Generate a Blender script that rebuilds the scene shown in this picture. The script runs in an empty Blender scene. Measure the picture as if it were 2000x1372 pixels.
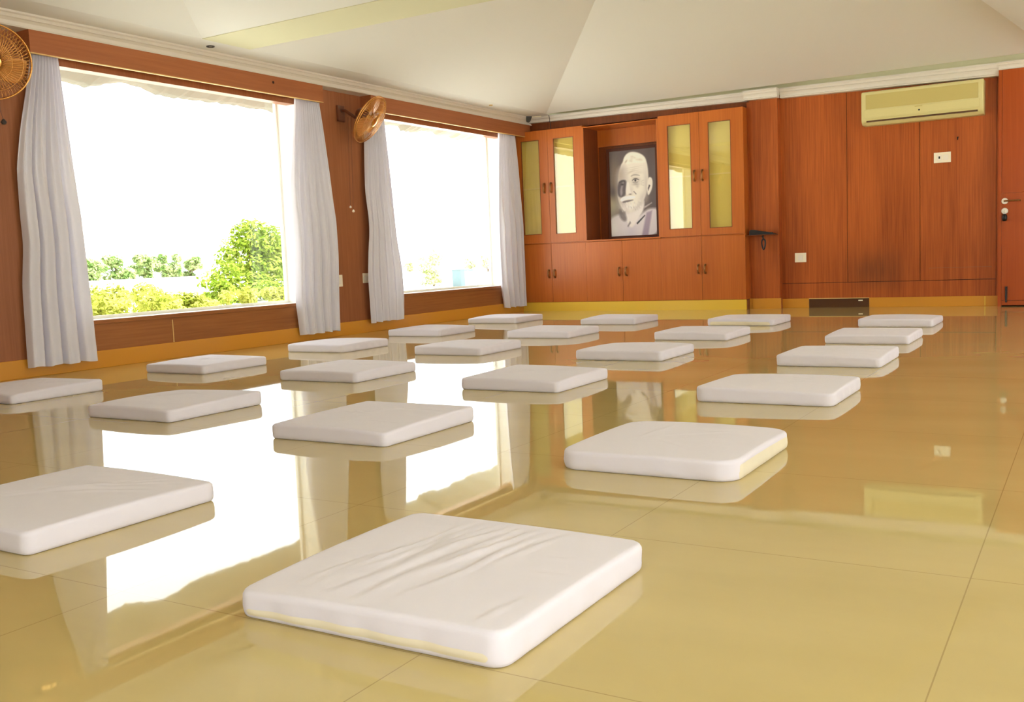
import bpy, bmesh, math, random
import numpy as np
from mathutils import Vector, Matrix, noise

PI = math.pi
scene = bpy.context.scene
COL = scene.collection

# ------------------------------------------------------------------ helpers
def s2l(c):
    out = []
    for v in c[:3]:
        v = v / 255.0
        out.append(v / 12.92 if v <= 0.04045 else ((v + 0.055) / 1.055) ** 2.4)
    return (*out, 1.0)

def world_loc(o):
    v = Vector((0, 0, 0))
    while o is not None:
        v += o.location
        o = o.parent
    return v

def obj(name, bm, mat, parent=None, origin=None, smooth=False, kind=None, label=None, autosmooth=None):
    """link a bmesh given in WORLD coordinates as one mesh object"""
    org = Vector(origin) if origin is not None else (Vector((0, 0, 0)) if parent is None else world_loc(parent))
    bmesh.ops.recalc_face_normals(bm, faces=bm.faces)
    bmesh.ops.translate(bm, verts=bm.verts, vec=-org)
    me = bpy.data.meshes.new(name)
    bm.to_mesh(me)
    bm.free()
    if smooth:
        for p in me.polygons:
            p.use_smooth = True
        if autosmooth:
            me.set_sharp_from_angle(angle=autosmooth)
    for m in (mat if isinstance(mat, (list, tuple)) else [mat]):
        me.materials.append(m)
    o = bpy.data.objects.new(name, me)
    COL.objects.link(o)
    if parent is not None:
        o.parent = parent
        o.location = org - world_loc(parent)
    else:
        o.location = org
    if kind:
        o['kind'] = kind
    if label:
        o['label'] = label
    return o

def tag(o, label, cat, group=None, kind=None):
    o['label'] = label
    o['category'] = cat
    if group:
        o['group'] = group
    if kind:
        o['kind'] = kind
    return o

def thing(name, loc, label, cat, group=None):
    o = bpy.data.objects.new(name, None)
    o.empty_display_size = 0.1
    COL.objects.link(o)
    o.location = loc
    return tag(o, label, cat, group)

def box(bm, x0, x1, y0, y1, z0, z1, bev=0.0, seg=2):
    r = bmesh.ops.create_cube(bm, size=1.0)
    vs = r['verts']
    for v in vs:
        v.co = Vector(((x0 + x1) / 2 + v.co.x * (x1 - x0), (y0 + y1) / 2 + v.co.y * (y1 - y0), (z0 + z1) / 2 + v.co.z * (z1 - z0)))
    if bev > 0:
        es = list({e for v in vs for e in v.link_edges})
        bmesh.ops.bevel(bm, geom=es, offset=bev, segments=seg, affect='EDGES', profile=0.6)
    return bm

def mkbox(*a, **k):
    return box(bmesh.new(), *a, **k)

def prism(bm, prof, fn, a, b):
    """prof: closed 2D profile; fn(p, t) -> world point, t in {a, b}"""
    va = [bm.verts.new(fn(p, a)) for p in prof]
    vb = [bm.verts.new(fn(p, b)) for p in prof]
    n = len(prof)
    for i in range(n):
        bm.faces.new((va[i], va[(i + 1) % n], vb[(i + 1) % n], vb[i]))
    bm.faces.new(va)
    bm.faces.new(list(reversed(vb)))
    return bm

def tube(bm, pts, r, n=8, closed=False, rfn=None):
    pts = [Vector(p) for p in pts]
    m = len(pts)
    rings = []
    up = None
    for i, p in enumerate(pts):
        if closed:
            t = pts[(i + 1) % m] - pts[(i - 1) % m]
        else:
            t = pts[min(i + 1, m - 1)] - pts[max(i - 1, 0)]
        t.normalize()
        if up is None:
            a = Vector((0, 0, 1)) if abs(t.z) < 0.9 else Vector((1, 0, 0))
            up = a - t * a.dot(t)
        else:
            up = up - t * up.dot(t)
        up.normalize()
        s = t.cross(up)
        rr = rfn(i / max(1, m - 1)) if rfn else r
        rings.append([bm.verts.new(p + (up * math.cos(2 * PI * k / n) + s * math.sin(2 * PI * k / n)) * rr) for k in range(n)])
    for i in range(m if closed else m - 1):
        A, B = rings[i], rings[(i + 1) % m]
        for k in range(n):
            bm.faces.new((A[k], A[(k + 1) % n], B[(k + 1) % n], B[k]))
    if not closed:
        bm.faces.new(list(reversed(rings[0])))
        bm.faces.new(rings[-1])
    return bm

def lathe(bm, prof, mtx, n=32):
    """prof: list of (radius, height) along local +Z, placed by mtx"""
    rings = []
    for r, h in prof:
        if r < 1e-6:
            rings.append([bm.verts.new(mtx @ Vector((0, 0, h)))])
        else:
            rings.append([bm.verts.new(mtx @ Vector((r * math.cos(2 * PI * k / n), r * math.sin(2 * PI * k / n), h))) for k in range(n)])
    for A, B in zip(rings, rings[1:]):
        for k in range(n):
            a0, a1 = A[k % len(A)], A[(k + 1) % len(A)]
            b0, b1 = B[k % len(B)], B[(k + 1) % len(B)]
            f = []
            for v in (a0, a1, b1, b0):
                if v not in f:
                    f.append(v)
            if len(f) >= 3:
                bm.faces.new(f)
    return bm

def axis_mtx(loc, zdir, xhint=(0, 0, 1)):
    z = Vector(zdir).normalized()
    x = Vector(xhint)
    x = x - z * x.dot(z)
    x.normalize()
    y = z.cross(x)
    m = Matrix((x, y, z)).transposed().to_4x4()
    m.translation = Vector(loc)
    return m

# ---------------------------------------------------------------- materials
def new_mat(name):
    m = bpy.data.materials.new(name)
    m.use_nodes = True
    nt = m.node_tree
    b = nt.nodes['Principled BSDF']
    return m, nt, b

def plain(name, rgb, rough=0.6, metal=0.0, spec=0.5, coat=0.0):
    m, nt, b = new_mat(name)
    b.inputs['Base Color'].default_value = s2l(rgb)
    b.inputs['Roughness'].default_value = rough
    b.inputs['Metallic'].default_value = metal
    b.inputs['Specular IOR Level'].default_value = spec
    b.inputs['Coat Weight'].default_value = coat
    # a touch of procedural variation so that nothing is a flat colour
    nz = nt.nodes.new('ShaderNodeTexNoise')
    nz.inputs['Scale'].default_value = 9.0
    mr = nt.nodes.new('ShaderNodeMapRange')
    mr.inputs['To Min'].default_value = max(0.0, rough - 0.04)
    mr.inputs['To Max'].default_value = min(1.0, rough + 0.04)
    geo = nt.nodes.new('ShaderNodeNewGeometry')
    nt.links.new(geo.outputs['Position'], nz.inputs['Vector'])
    nt.links.new(nz.outputs['Fac'], mr.inputs['Value'])
    nt.links.new(mr.outputs['Result'], b.inputs['Roughness'])
    return m

def wood(name, dark, light, rough=0.38, horiz=False, grain=1.0, stain=False):
    m, nt, b = new_mat(name)
    L = nt.links
    geo = nt.nodes.new('ShaderNodeNewGeometry')
    mp = nt.nodes.new('ShaderNodeMapping')
    mp.inputs['Scale'].default_value = (30, 30, 0.7) if not horiz else (30, 0.9, 30)
    L.new(geo.outputs['Position'], mp.inputs['Vector'])
    n1 = nt.nodes.new('ShaderNodeTexNoise')
    n1.inputs['Scale'].default_value = 2.2
    n1.inputs['Detail'].default_value = 6
    n1.inputs['Roughness'].default_value = 0.62
    L.new(mp.outputs['Vector'], n1.inputs['Vector'])
    mp2 = nt.nodes.new('ShaderNodeMapping')
    mp2.inputs['Scale'].default_value = (3.2, 3.2, 0.5) if not horiz else (3.2, 0.5, 3.2)
    L.new(geo.outputs['Position'], mp2.inputs['Vector'])
    n2 = nt.nodes.new('ShaderNodeTexNoise')
    n2.inputs['Scale'].default_value = 1.0
    n2.inputs['Detail'].default_value = 3
    L.new(mp2.outputs['Vector'], n2.inputs['Vector'])
    mx = nt.nodes.new('ShaderNodeMath'); mx.operation = 'MULTIPLY_ADD'
    L.new(n1.outputs['Fac'], mx.inputs[0]); mx.inputs[1].default_value = 0.6 * grain
    m2 = nt.nodes.new('ShaderNodeMath'); m2.operation = 'MULTIPLY'
    L.new(n2.outputs['Fac'], m2.inputs[0]); m2.inputs[1].default_value = 1.0 - 0.6 * grain
    L.new(m2.outputs[0], mx.inputs[2])
    cr = nt.nodes.new('ShaderNodeValToRGB')
    cr.color_ramp.elements[0].position = 0.33
    cr.color_ramp.elements[0].color = s2l(dark)
    cr.color_ramp.elements[1].position = 0.66
    cr.color_ramp.elements[1].color = s2l(light)
    L.new(mx.outputs[0], cr.inputs['Fac'])
    out = cr.outputs['Color']
    if stain:
        # sooty smudge above the skirting opening
        sx = nt.nodes.new('ShaderNodeSeparateXYZ')
        L.new(geo.outputs['Position'], sx.inputs[0])
        def gauss(sock, c, w):
            a = nt.nodes.new('ShaderNodeMath'); a.operation = 'SUBTRACT'; L.new(sock, a.inputs[0]); a.inputs[1].default_value = c
            d = nt.nodes.new('ShaderNodeMath'); d.operation = 'DIVIDE'; L.new(a.outputs[0], d.inputs[0]); d.inputs[1].default_value = w
            p = nt.nodes.new('ShaderNodeMath'); p.operation = 'MULTIPLY'; L.new(d.outputs[0], p.inputs[0]); L.new(d.outputs[0], p.inputs[1])
            return p.outputs[0]
        gx = gauss(sx.outputs['X'], 4.2, 0.28); gz = gauss(sx.outputs['Z'], 0.38, 0.2)
        ad = nt.nodes.new('ShaderNodeMath'); ad.operation = 'ADD'; L.new(gx, ad.inputs[0]); L.new(gz, ad.inputs[1])
        ex = nt.nodes.new('ShaderNodeMath'); ex.operation = 'POWER'; ex.inputs[0].default_value = 0.367; L.new(ad.outputs[0], ex.inputs[1])
        nn = nt.nodes.new('ShaderNodeTexNoise'); nn.inputs['Scale'].default_value = 3.0; nn.inputs['Detail'].default_value = 4
        L.new(mp.outputs['Vector'], nn.inputs['Vector'])
        mu = nt.nodes.new('ShaderNodeMath'); mu.operation = 'MULTIPLY'; L.new(ex.outputs[0], mu.inputs[0]); L.new(nn.outputs['Fac'], mu.inputs[1])
        mixn = nt.nodes.new('ShaderNodeMix'); mixn.data_type = 'RGBA'
        L.new(mu.outputs[0], mixn.inputs[0]); L.new(out, mixn.inputs[6]); mixn.inputs[7].default_value = s2l((60, 42, 34))
        out = mixn.outputs[2]
    L.new(out, b.inputs['Base Color'])
    b.inputs['Roughness'].default_value = rough
    b.inputs['Specular IOR Level'].default_value = 0.3
    bp = nt.nodes.new('ShaderNodeBump'); bp.inputs['Strength'].default_value = 0.05
    L.new(n1.outputs['Fac'], bp.inputs['Height']); L.new(bp.outputs['Normal'], b.inputs['Normal'])
    return m

M = {}
M['wood_wall'] = wood('wood_wall', (146, 68, 24), (200, 106, 46), stain=True)
M['wood_cab'] = wood('wood_cabinet', (182, 96, 33), (202, 113, 44), rough=0.32)
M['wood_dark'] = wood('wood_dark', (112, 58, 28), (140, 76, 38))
M['wood_left'] = wood('wood_left', (144, 88, 54), (168, 106, 70))
M['wood_sill'] = wood('wood_sill', (142, 86, 48), (168, 108, 60), horiz=True)
M['wood_pelmet'] = wood('wood_pelmet', (156, 92, 56), (176, 108, 66), horiz=True)
M['wood_door'] = wood('wood_door', (166, 72, 18), (182, 84, 26), rough=0.3)
M['ply_edge'] = plain('ply_edge', (226, 190, 120), 0.6)
M['skirting'] = plain('skirting_tile', (216, 150, 50), 0.25)
M['plinth'] = plain('plinth_tile', (236, 196, 70), 0.25)
M['paint'] = plain('ceiling_paint', (230, 230, 224), 0.8)
M['cornice'] = plain('cornice_plaster', (224, 217, 206), 0.6)
M['reveal'] = plain('reveal_paint', (244, 242, 232), 0.7)
M['frame_dark'] = plain('picture_frame_wood', (84, 42, 24), 0.5, spec=0.25)
M['black'] = plain('black_plastic', (14, 13, 13), 0.4)
M['dark_grey'] = plain('dark_grey_plastic', (60, 56, 54), 0.5)
M['ac'] = plain('aged_cream_plastic', (222, 212, 150), 0.4)
M['ac_panel'] = plain('aged_cream_panel', (200, 184, 112), 0.4)
M['ac_dark'] = plain('louvre_shadow', (92, 60, 28), 0.6)
M['white_plastic'] = plain('white_plastic', (250, 242, 218), 0.4)
M['white_gloss'] = plain('white_gloss', (250, 244, 230), 0.25)
M['chrome'] = plain('satin_chrome', (230, 226, 214), 0.25, metal=1.0)
M['brass'] = plain('brass', (222, 170, 96), 0.25, metal=1.0)
M['bronze'] = plain('bronze_handle', (150, 104, 60), 0.3, metal=0.8)
M['gap'] = plain('shadow_gap', (40, 18, 10), 0.9)
M['vent'] = plain('skirting_recess', (84, 54, 34), 0.22)
M['alu'] = plain('aluminium', (196, 186, 150), 0.4, metal=0.6)
M['fan_gold'] = plain('fan_gold', (232, 172, 92), 0.25, metal=0.9)
M['thatch'] = plain('thatch', (138, 136, 124), 0.95)
M['bounce_tint'] = plain('bounce_tint', (216, 214, 178), 0.8)  # yellow bounce from the floor is put into this colour
M['white_wall'] = plain('white_wall_paint', (240, 238, 234), 0.85)
M['bin'] = plain('bin_blue', (92, 112, 118), 0.7)
M['bark'] = plain('bark', (92, 74, 54), 0.9)

# polished floor tiles
def floor_mat():
    m, nt, b = new_mat('polished_floor_tile')
    L = nt.links
    geo = nt.nodes.new('ShaderNodeNewGeometry')
    sx = nt.nodes.new('ShaderNodeSeparateXYZ')
    L.new(geo.outputs['Position'], sx.inputs[0])
    def seam(sock, off):
        a = nt.nodes.new('ShaderNodeMath'); a.operation = 'SUBTRACT'; L.new(sock, a.inputs[0]); a.inputs[1].default_value = off
        p = nt.nodes.new('ShaderNodeMath'); p.operation = 'PINGPONG'; L.new(a.outputs[0], p.inputs[0]); p.inputs[1].default_value = 0.385
        q = nt.nodes.new('ShaderNodeMath'); q.operation = 'LESS_THAN'; L.new(p.outputs[0], q.inputs[0]); q.inputs[1].default_value = 0.0012
        return q.outputs[0]
    mxm = nt.nodes.new('ShaderNodeMath'); mxm.operation = 'MAXIMUM'
    L.new(seam(sx.outputs['X'], 5.985), mxm.inputs[0]); L.new(seam(sx.outputs['Y'], -9.475), mxm.inputs[1])
    n1 = nt.nodes.new('ShaderNodeTexNoise'); n1.inputs['Scale'].default_value = 1.1; n1.inputs['Detail'].default_value = 5
    mp = nt.nodes.new('ShaderNodeMapping'); mp.inputs['Scale'].default_value = (1.0, 2.6, 1)
    L.new(geo.outputs['Position'], mp.inputs['Vector']); L.new(mp.outputs['Vector'], n1.inputs['Vector'])
    cr = nt.nodes.new('ShaderNodeValToRGB')
    cr.color_ramp.elements[0].position = 0.3; cr.color_ramp.elements[0].color = s2l(FLOOR_A)
    cr.color_ramp.elements[1].position = 0.7; cr.color_ramp.elements[1].color = s2l(FLOOR_B)
    L.new(n1.outputs['Fac'], cr.inputs['Fac'])
    mix = nt.nodes.new('ShaderNodeMix'); mix.data_type = 'RGBA'
    L.new(mxm.outputs[0], mix.inputs[0]); L.new(cr.outputs['Color'], mix.inputs[6]); mix.inputs[7].default_value = s2l((176, 154, 100))
    L.new(mix.outputs[2], b.inputs['Base Color'])
    b.inputs['Roughness'].default_value = 0.025
    b.inputs['IOR'].default_value = 1.55
    return m
FLOOR_A = (199, 179, 119)
FLOOR_B = (209, 189, 129)
M['floor'] = floor_mat()

def cloth_mat(name, rgb, bump=0.12, trans=0.0):
    m, nt, b = new_mat(name)
    L = nt.links
    b.inputs['Base Color'].default_value = s2l(rgb)
    b.inputs['Roughness'].default_value = 0.9
    b.inputs['Specular IOR Level'].default_value = 0.15
    b.inputs['Sheen Weight'].default_value = 0.1
    geo = nt.nodes.new('ShaderNodeNewGeometry')
    n1 = nt.nodes.new('ShaderNodeTexNoise'); n1.inputs['Scale'].default_value = 28; n1.inputs['Detail'].default_value = 5
    L.new(geo.outputs['Position'], n1.inputs['Vector'])
    bp = nt.nodes.new('ShaderNodeBump'); bp.inputs['Strength'].default_value = bump; bp.inputs['Distance'].default_value = 0.004
    L.new(n1.outputs['Fac'], bp.inputs['Height']); L.new(bp.outputs['Normal'], b.inputs['Normal'])
    if trans > 0:
        tr = nt.nodes.new('ShaderNodeBsdfTranslucent')
        tr.inputs['Color'].default_value = s2l(rgb)
        mx = nt.nodes.new('ShaderNodeMixShader'); mx.inputs[0].default_value = trans
        out = nt.nodes['Material Output']
        L.new(b.outputs[0], mx.inputs[1]); L.new(tr.outputs[0], mx.inputs[2]); L.new(mx.outputs[0], out.inputs['Surface'])
    return m
M['cushion'] = cloth_mat('white_cotton_cover', (232, 228, 240))
M['cream'] = cloth_mat('cream_foam_and_glow', (236, 227, 204))
M['curtain'] = cloth_mat('curtain_cloth', (230, 228, 238), bump=0.04, trans=0.06)

def leaf_mat(name, a, b_):
    m, nt, b = new_mat(name)
    L = nt.links
    n1 = nt.nodes.new('ShaderNodeTexNoise'); n1.inputs['Scale'].default_value = 2.5; n1.inputs['Detail'].default_value = 3
    geo = nt.nodes.new('ShaderNodeNewGeometry'); L.new(geo.outputs['Position'], n1.inputs['Vector'])
    cr = nt.nodes.new('ShaderNodeValToRGB')
    cr.color_ramp.elements[0].position = 0.35; cr.color_ramp.elements[0].color = s2l(a)
    cr.color_ramp.elements[1].position = 0.68; cr.color_ramp.elements[1].color = s2l(b_)
    L.new(n1.outputs['Fac'], cr.inputs['Fac'])
    d = nt.nodes.new('ShaderNodeBsdfDiffuse'); t = nt.nodes.new('ShaderNodeBsdfTranslucent')
    L.new(cr.outputs['Color'], d.inputs['Color']); L.new(cr.outputs['Color'], t.inputs['Color'])
    mx = nt.nodes.new('ShaderNodeMixShader'); mx.inputs[0].default_value = 0.4
    L.new(d.outputs[0], mx.inputs[1]); L.new(t.outputs[0], mx.inputs[2])
    nt.nodes.remove(b)
    L.new(mx.outputs[0], nt.nodes['Material Output'].inputs['Surface'])
    return m
M['leaf'] = leaf_mat('tree_leaves', (92, 118, 26), (156, 172, 76))
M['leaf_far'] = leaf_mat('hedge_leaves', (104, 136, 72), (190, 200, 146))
M['leaf_low'] = leaf_mat('garden_leaves', (126, 140, 46), (184, 182, 96))
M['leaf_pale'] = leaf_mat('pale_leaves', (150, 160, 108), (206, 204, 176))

def ground_mat():
    m, nt, b = new_mat('pale_sandy_ground')
    n1 = nt.nodes.new('ShaderNodeTexNoise'); n1.inputs['Scale'].default_value = 0.35; n1.inputs['Detail'].default_value = 5
    geo = nt.nodes.new('ShaderNodeNewGeometry'); nt.links.new(geo.outputs['Position'], n1.inputs['Vector'])
    cr = nt.nodes.new('ShaderNodeValToRGB')
    cr.color_ramp.elements[0].position = 0.35; cr.color_ramp.elements[0].color = s2l((228, 226, 212))
    cr.color_ramp.elements[1].position = 0.6; cr.color_ramp.elements[1].color = s2l((236, 233, 224))
    nt.links.new(n1.outputs['Fac'], cr.inputs['Fac']); nt.links.new(cr.outputs['Color'], b.inputs['Base Color'])
    b.inputs['Roughness'].default_value = 1.0
    b.inputs['Specular IOR Level'].default_value = 0.0
    return m
M['ground'] = ground_mat()

def glass_mat(name, tint, refl, fresnel=True):
    m = bpy.data.materials.new(name); m.use_nodes = True
    nt = m.node_tree; nt.nodes.remove(nt.nodes['Principled BSDF'])
    t = nt.nodes.new('ShaderNodeBsdfTransparent'); t.inputs['Color'].default_value = (*tint, 1)
    g = nt.nodes.new('ShaderNodeBsdfGlossy'); g.inputs['Roughness'].default_value = 0.015
    g.inputs['Color'].default_value = (1, 0.97, 0.86, 1)
    mx = nt.nodes.new('ShaderNodeMixShader')
    if fresnel:
        lw = nt.nodes.new('ShaderNodeFresnel'); lw.inputs['IOR'].default_value = 1.45
        nt.links.new(lw.outputs[0], mx.inputs[0])
    else:
        mx.inputs[0].default_value = refl
    nt.links.new(t.outputs[0], mx.inputs[1]); nt.links.new(g.outputs[0], mx.inputs[2])
    nt.links.new(mx.outputs[0], nt.nodes['Material Output'].inputs['Surface'])
    return m
M['window_glass'] = glass_mat('window_glass', (0.98, 0.99, 0.98), 0.04, fresnel=False)
M['cab_glass'] = glass_mat('cabinet_glass', (0.98, 0.96, 0.82), 0.10, fresnel=False)
M['fan_film'] = glass_mat('fan_blade_film', (0.95, 0.72, 0.42), 0.25, fresnel=False)
M['cab_lining'] = plain('cabinet_lining', (246, 236, 168), 0.7)
M['shelf_edge'] = plain('shelf_edge', (250, 240, 200), 0.5)

# ------------------------------------------------------------- room geometry
WL = 0.04            # face of the window wall
ZC = 2.378           # flat ceiling level
WO = -0.22          # outer face of the window wall
W1 = (-6.52, -4.10) # first window opening (y range)
W2 = (-2.95, -0.56)  # second window opening
SILL, HEAD, HEAD2 = 0.345, 2.11, 2.2
XR, YF = 9.5, -12.6  # far right wall, wall behind the camera

# floor
obj('floor', mkbox(-0.22, XR + 0.1, YF - 0.1, 0.3, -0.2, 0.0), M['floor'], kind='structure')

# left wall: piers, spandrels, lintels around the two windows
bm = bmesh.new()
for y0, y1 in ((YF, W1[0]), (W1[1], W2[0]), (W2[1], 0.3)):
    box(bm, WO, WL, y0, y1, 0.0, 2.7)
for y0, y1 in (W1, W2):
    box(bm, -0.06, WL, y0, y1, HEAD, 2.7)
    box(bm, WO, -0.06, y0, y1, HEAD2, 2.7)
obj('wall_left', bm, M['wood_left'], kind='structure')
bm = bmesh.new()
for y0, y1 in (W1, W2):
    box(bm, WO, WL + 0.002, y0, y1, 0.0, SILL - 0.031)
sp = obj('trim_1', bm, M['wood_sill'], kind='structure')
# thin joint battens in the panelling under the first window
bm = bmesh.new()
for y in (-5.62,):
    box(bm, WL, WL + 0.005, y - 0.004, y + 0.004, 0.125, 0.30)
obj('trim_2', bm, M['ply_edge'], kind='structure')
# white painted reveals
bm = bmesh.new()
for y0, y1 in (W1, W2):
    box(bm, WO + 0.002, WL - 0.002, y1 - 0.008, y1, SILL, HEAD2)
    box(bm, WO + 0.002, WL - 0.002, y0, y0 + 0.008, SILL, HEAD2)
obj('trim_3', bm, M['reveal'], kind='structure')
# skirting on the left wall
bm = bmesh.new()
box(bm, WL, WL + 0.012, YF, 0.28, 0.0, 0.124, bev=0.003)
obj('baseboard_left', bm, M['skirting'], kind='structure')

# windows: slim frame and one wide pane each
for i, (y0, y1) in enumerate((W1, W2)):
    bm = bmesh.new()
    xa, xb = -0.205, -0.175
    box(bm, xa, xb, y0 + 0.008, y1 - 0.008, SILL, SILL + 0.022)
    box(bm, xa, xb, y0 + 0.008, y1 - 0.008, HEAD2 - 0.02, HEAD2)
    box(bm, xa, xb, y0 + 0.008, y0 + 0.028, SILL + 0.022, HEAD2 - 0.02)
    box(bm, xa, xb, y1 - 0.028, y1 - 0.008, SILL + 0.022, HEAD2 - 0.02)
    w = obj('window_%d' % (i + 1), bm, M['reveal'], kind='structure')
    obj('pane', mkbox(-0.192, -0.188, y0 + 0.028, y1 - 0.028, SILL + 0.022, HEAD2 - 0.02), M['window_glass'], parent=w)
    bm = mkbox(WL - 0.01, WL + 0.010, y0, y1, SILL - 0.03, SILL, bev=0.003)
    obj('sill', bm, M['wood_sill'], parent=w)
    obj('sill_slab', mkbox(WO + 0.002, WL - 0.01, y0, y1, SILL - 0.03, SILL - 0.001), M['reveal'], parent=w)

# pelmets over the windows
for i, (y0, y1) in enumerate(((-6.71, -3.868), (-3.185, -0.09))):
    bm = bmesh.new()
    box(bm, 0.15, 0.17, y0, y1, 2.142, 2.288)
    box(bm, WL, 0.15, y0, y0 + 0.018, 2.142, 2.288)
    if i == 0:
        box(bm, WL, 0.15, y1 - 0.018, y1, 2.142, 2.288)
    box(bm, WL, 0.15, y0 + 0.018, y1 - 0.018, 2.225, 2.24)
    p = obj('trim_%d' % (4 + i), bm, M['wood_pelmet'], kind='structure')
    obj('pelmet_edge', mkbox(0.149, 0.171, y0, y1, 2.136, 2.142), M['ply_edge'], parent=p)
    bm = bmesh.new()
    tube(bm, [(0.11, y0 + 0.03, 2.212), (0.11, y1 - 0.03, 2.212)], 0.006, 8)
    obj('curtain_track', bm, M['alu'], parent=p)
# small plug hole in the first pelmet board
bm = bmesh.new()
lathe(bm, [(0.0, 0.0012), (0.010, 0.0012), (0.012, 0.0)], axis_mtx((0.17, -4.49, 2.235), (1, 0, 0)), 14)
obj('plug', bm, M['gap'], parent=bpy.data.objects['trim_4'], label='dark round plug hole in the pelmet board')

# plaster cornice profile, x = projection from wall plane, z = height (0..1)
CORN = [(0.0, 0.0), (0.75, 0.0), (0.78, 0.10), (0.70, 0.16), (0.74, 0.38), (0.84, 0.52), (0.90, 0.56), (0.86, 0.62), (0.92, 0.78), (1.0, 0.86), (1.0, 1.0), (0.0, 1.0)]
bm = bmesh.new()
zb, zt = 2.288, ZC
prism(bm, CORN, lambda p, t: Vector((WL + p[0] * 0.175, t, zb + p[1] * (zt - zb))), YF, -0.02)
# the soffit piece where the cornice returns over the pier
obj('trim_6', bm, M['cornice'], kind='structure')
bm = bmesh.new()
CZB = lambda x: 2.315 - 0.0175 * x
CZT = lambda x: min(ZC, 2.384 - 0.008 * x)
def back_corn(bm, xa, xb, ywall, proj):
    prism(bm, CORN, lambda p, t: Vector((t, ywall - p[0] * proj, CZB(t) + p[1] * (CZT(t) - CZB(t)))), xa, xb)
back_corn(bm, 0.17, 2.882, -0.04, 0.10)
obj('trim_7', bm, M['cornice'], kind='structure')
bm = bmesh.new()
back_corn(bm, 2.885, 3.25, -0.10, 0.11)
obj('trim_8', bm, M['cornice'], kind='structure')
bm = bmesh.new()
back_corn(bm, 3.253, 5.36, 0.0, 0.12)
obj('trim_9', bm, M['cornice'], kind='structure')
bm = bmesh.new()
prism(bm, CORN, lambda p, t: Vector((t, -0.04 - p[0] * 0.10, 2.268 + p[1] * 0.072)), 5.36, XR)
obj('trim_10', bm, M['cornice'], kind='structure')
# plaster above the back cornices up to the ceiling
obj('wall_back_upper', mkbox(0.0, XR, -0.035, 0.3, 2.30, 2.7), M['bounce_tint'], kind='structure')

# ceiling: flat strips and beams with hipped bays between
def ceiling():
    bm = bmesh.new()
    xs = [-0.22, 0.485, 5.8, 6.4, 9.1, XR + 0.1]
    ys = [YF - 0.1, -12.2, -11.0, -10.4, -5.53, -5.05, -0.24, 0.3]
    def q(a, b, c, d):
        bm.faces.new([bm.verts.new(Vector(p)) for p in (a, b, c, d)])
    bays = {(1, 5), (1, 3)}
    for i in range(len(xs) - 1):
        for j in range(len(ys) - 1):
            x0, x1, y0, y1 = xs[i], xs[i + 1], ys[j], ys[j + 1]
            if (i, j) in bays:
                m, r, b, n = 0.3, 0.6, 0.3 / 1.3, 0.315
                ry = (b * y1 + n * y0) / (b + n)
                h = b * (y1 - ry)
                A = Vector((x0 + h / m, ry, ZC + h)); B = Vector((x1 - h / r, ry, ZC + h))
                c = [Vector(p) for p in ((x0, y0, ZC), (x1, y0, ZC), (x1, y1, ZC), (x0, y1, ZC))]
                for f in ((c[0], A, c[3]), (c[1], c[2], B), (c[3], A, B, c[2]), (c[0], c[1], B, A)):
                    bm.faces.new([bm.verts.new(v) for v in f])
            else:
                if j == 6 and i >= 1:
                    q((x0, y0, ZC + 0.07), (x1, y0, ZC + 0.07), (x1, y1, ZC + 0.07), (x0, y1, ZC + 0.07))  # strip raised into a cove so the band at the back falls in shade
                    q((x0, y0, ZC), (x1, y0, ZC), (x1, y0, ZC + 0.07), (x0, y0, ZC + 0.07))
                    continue
                q((x0, y0, ZC), (x1, y0, ZC), (x1, y1, ZC), (x0, y1, ZC))
    bmesh.ops.remove_doubles(bm, verts=bm.verts, dist=1e-4)
    bb = mkbox(0.485, XR, -5.53, -5.05, ZC - 0.004, ZC + 0.05)
    obj('ceiling_beam', bb, M['bounce_tint'], kind='structure')
    return obj('ceiling', bm, M['paint'], kind='structure')
ceiling()

# back wall: recess behind the cabinets, bulkhead, pier, panelled right part
bm = bmesh.new()
box(bm, -0.22, 3.05, 0.215, 0.3, 0.0, 2.7)
box(bm, WL, 2.93, -0.05, 0.215, 2.21, 2.36)
obj('wall_back', bm, M['wood_dark'], kind='structure')
bm = bmesh.new()
box(bm, 2.889, 2.925, -0.086, 0.2, 0.0, 2.25)
box(bm, 2.925, 3.228, -0.10, 0.3, 0.0, 2.34)
obj('wall_back_pier', bm, M['wood_wall'], kind='structure')
obj('wall_back_core', mkbox(3.228, XR, 0.008, 0.3, 0.0, 2.7), M['gap'], kind='structure')
bm = bmesh.new()
for x0, x1 in ((3.228, 3.921), (3.926, 4.636), (4.641, 5.335)):
    box(bm, x0, x1, 0.0, 0.012, 0.268, 2.34)
box(bm, 3.228, 5.335, 0.0, 0.012, 0.10, 0.263)
box(bm, 5.338, 5.40, 0.0, 0.012, 0.10, 2.34)
obj('wall_back_panels', bm, M['wood_wall'], kind='structure')
# fine scored lines low on the right-hand panel
bm = bmesh.new()
box(bm, 4.72, 5.30, -0.0015, 0.0, 0.388, 0.393)
box(bm, 4.92, 5.33, -0.0015, 0.0, 0.272, 0.275)
obj('trim_11', bm, M['wood_left'], kind='structure')
# nail hole
bm = bmesh.new()
lathe(bm, [(0.0, 0.004), (0.006, 0.004), (0.007, 0.0)], axis_mtx((4.99, 0.0, 1.68), (0, -1, 0)), 10)
box(bm, 4.985, 4.993, -0.004, 0.0, 1.655, 1.68)
tag(obj('wall_hook', bm, M['black'], origin=(4.99, 0, 1.68)), 'tiny black hook on the wood panel above the switch plate', 'hook')
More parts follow.
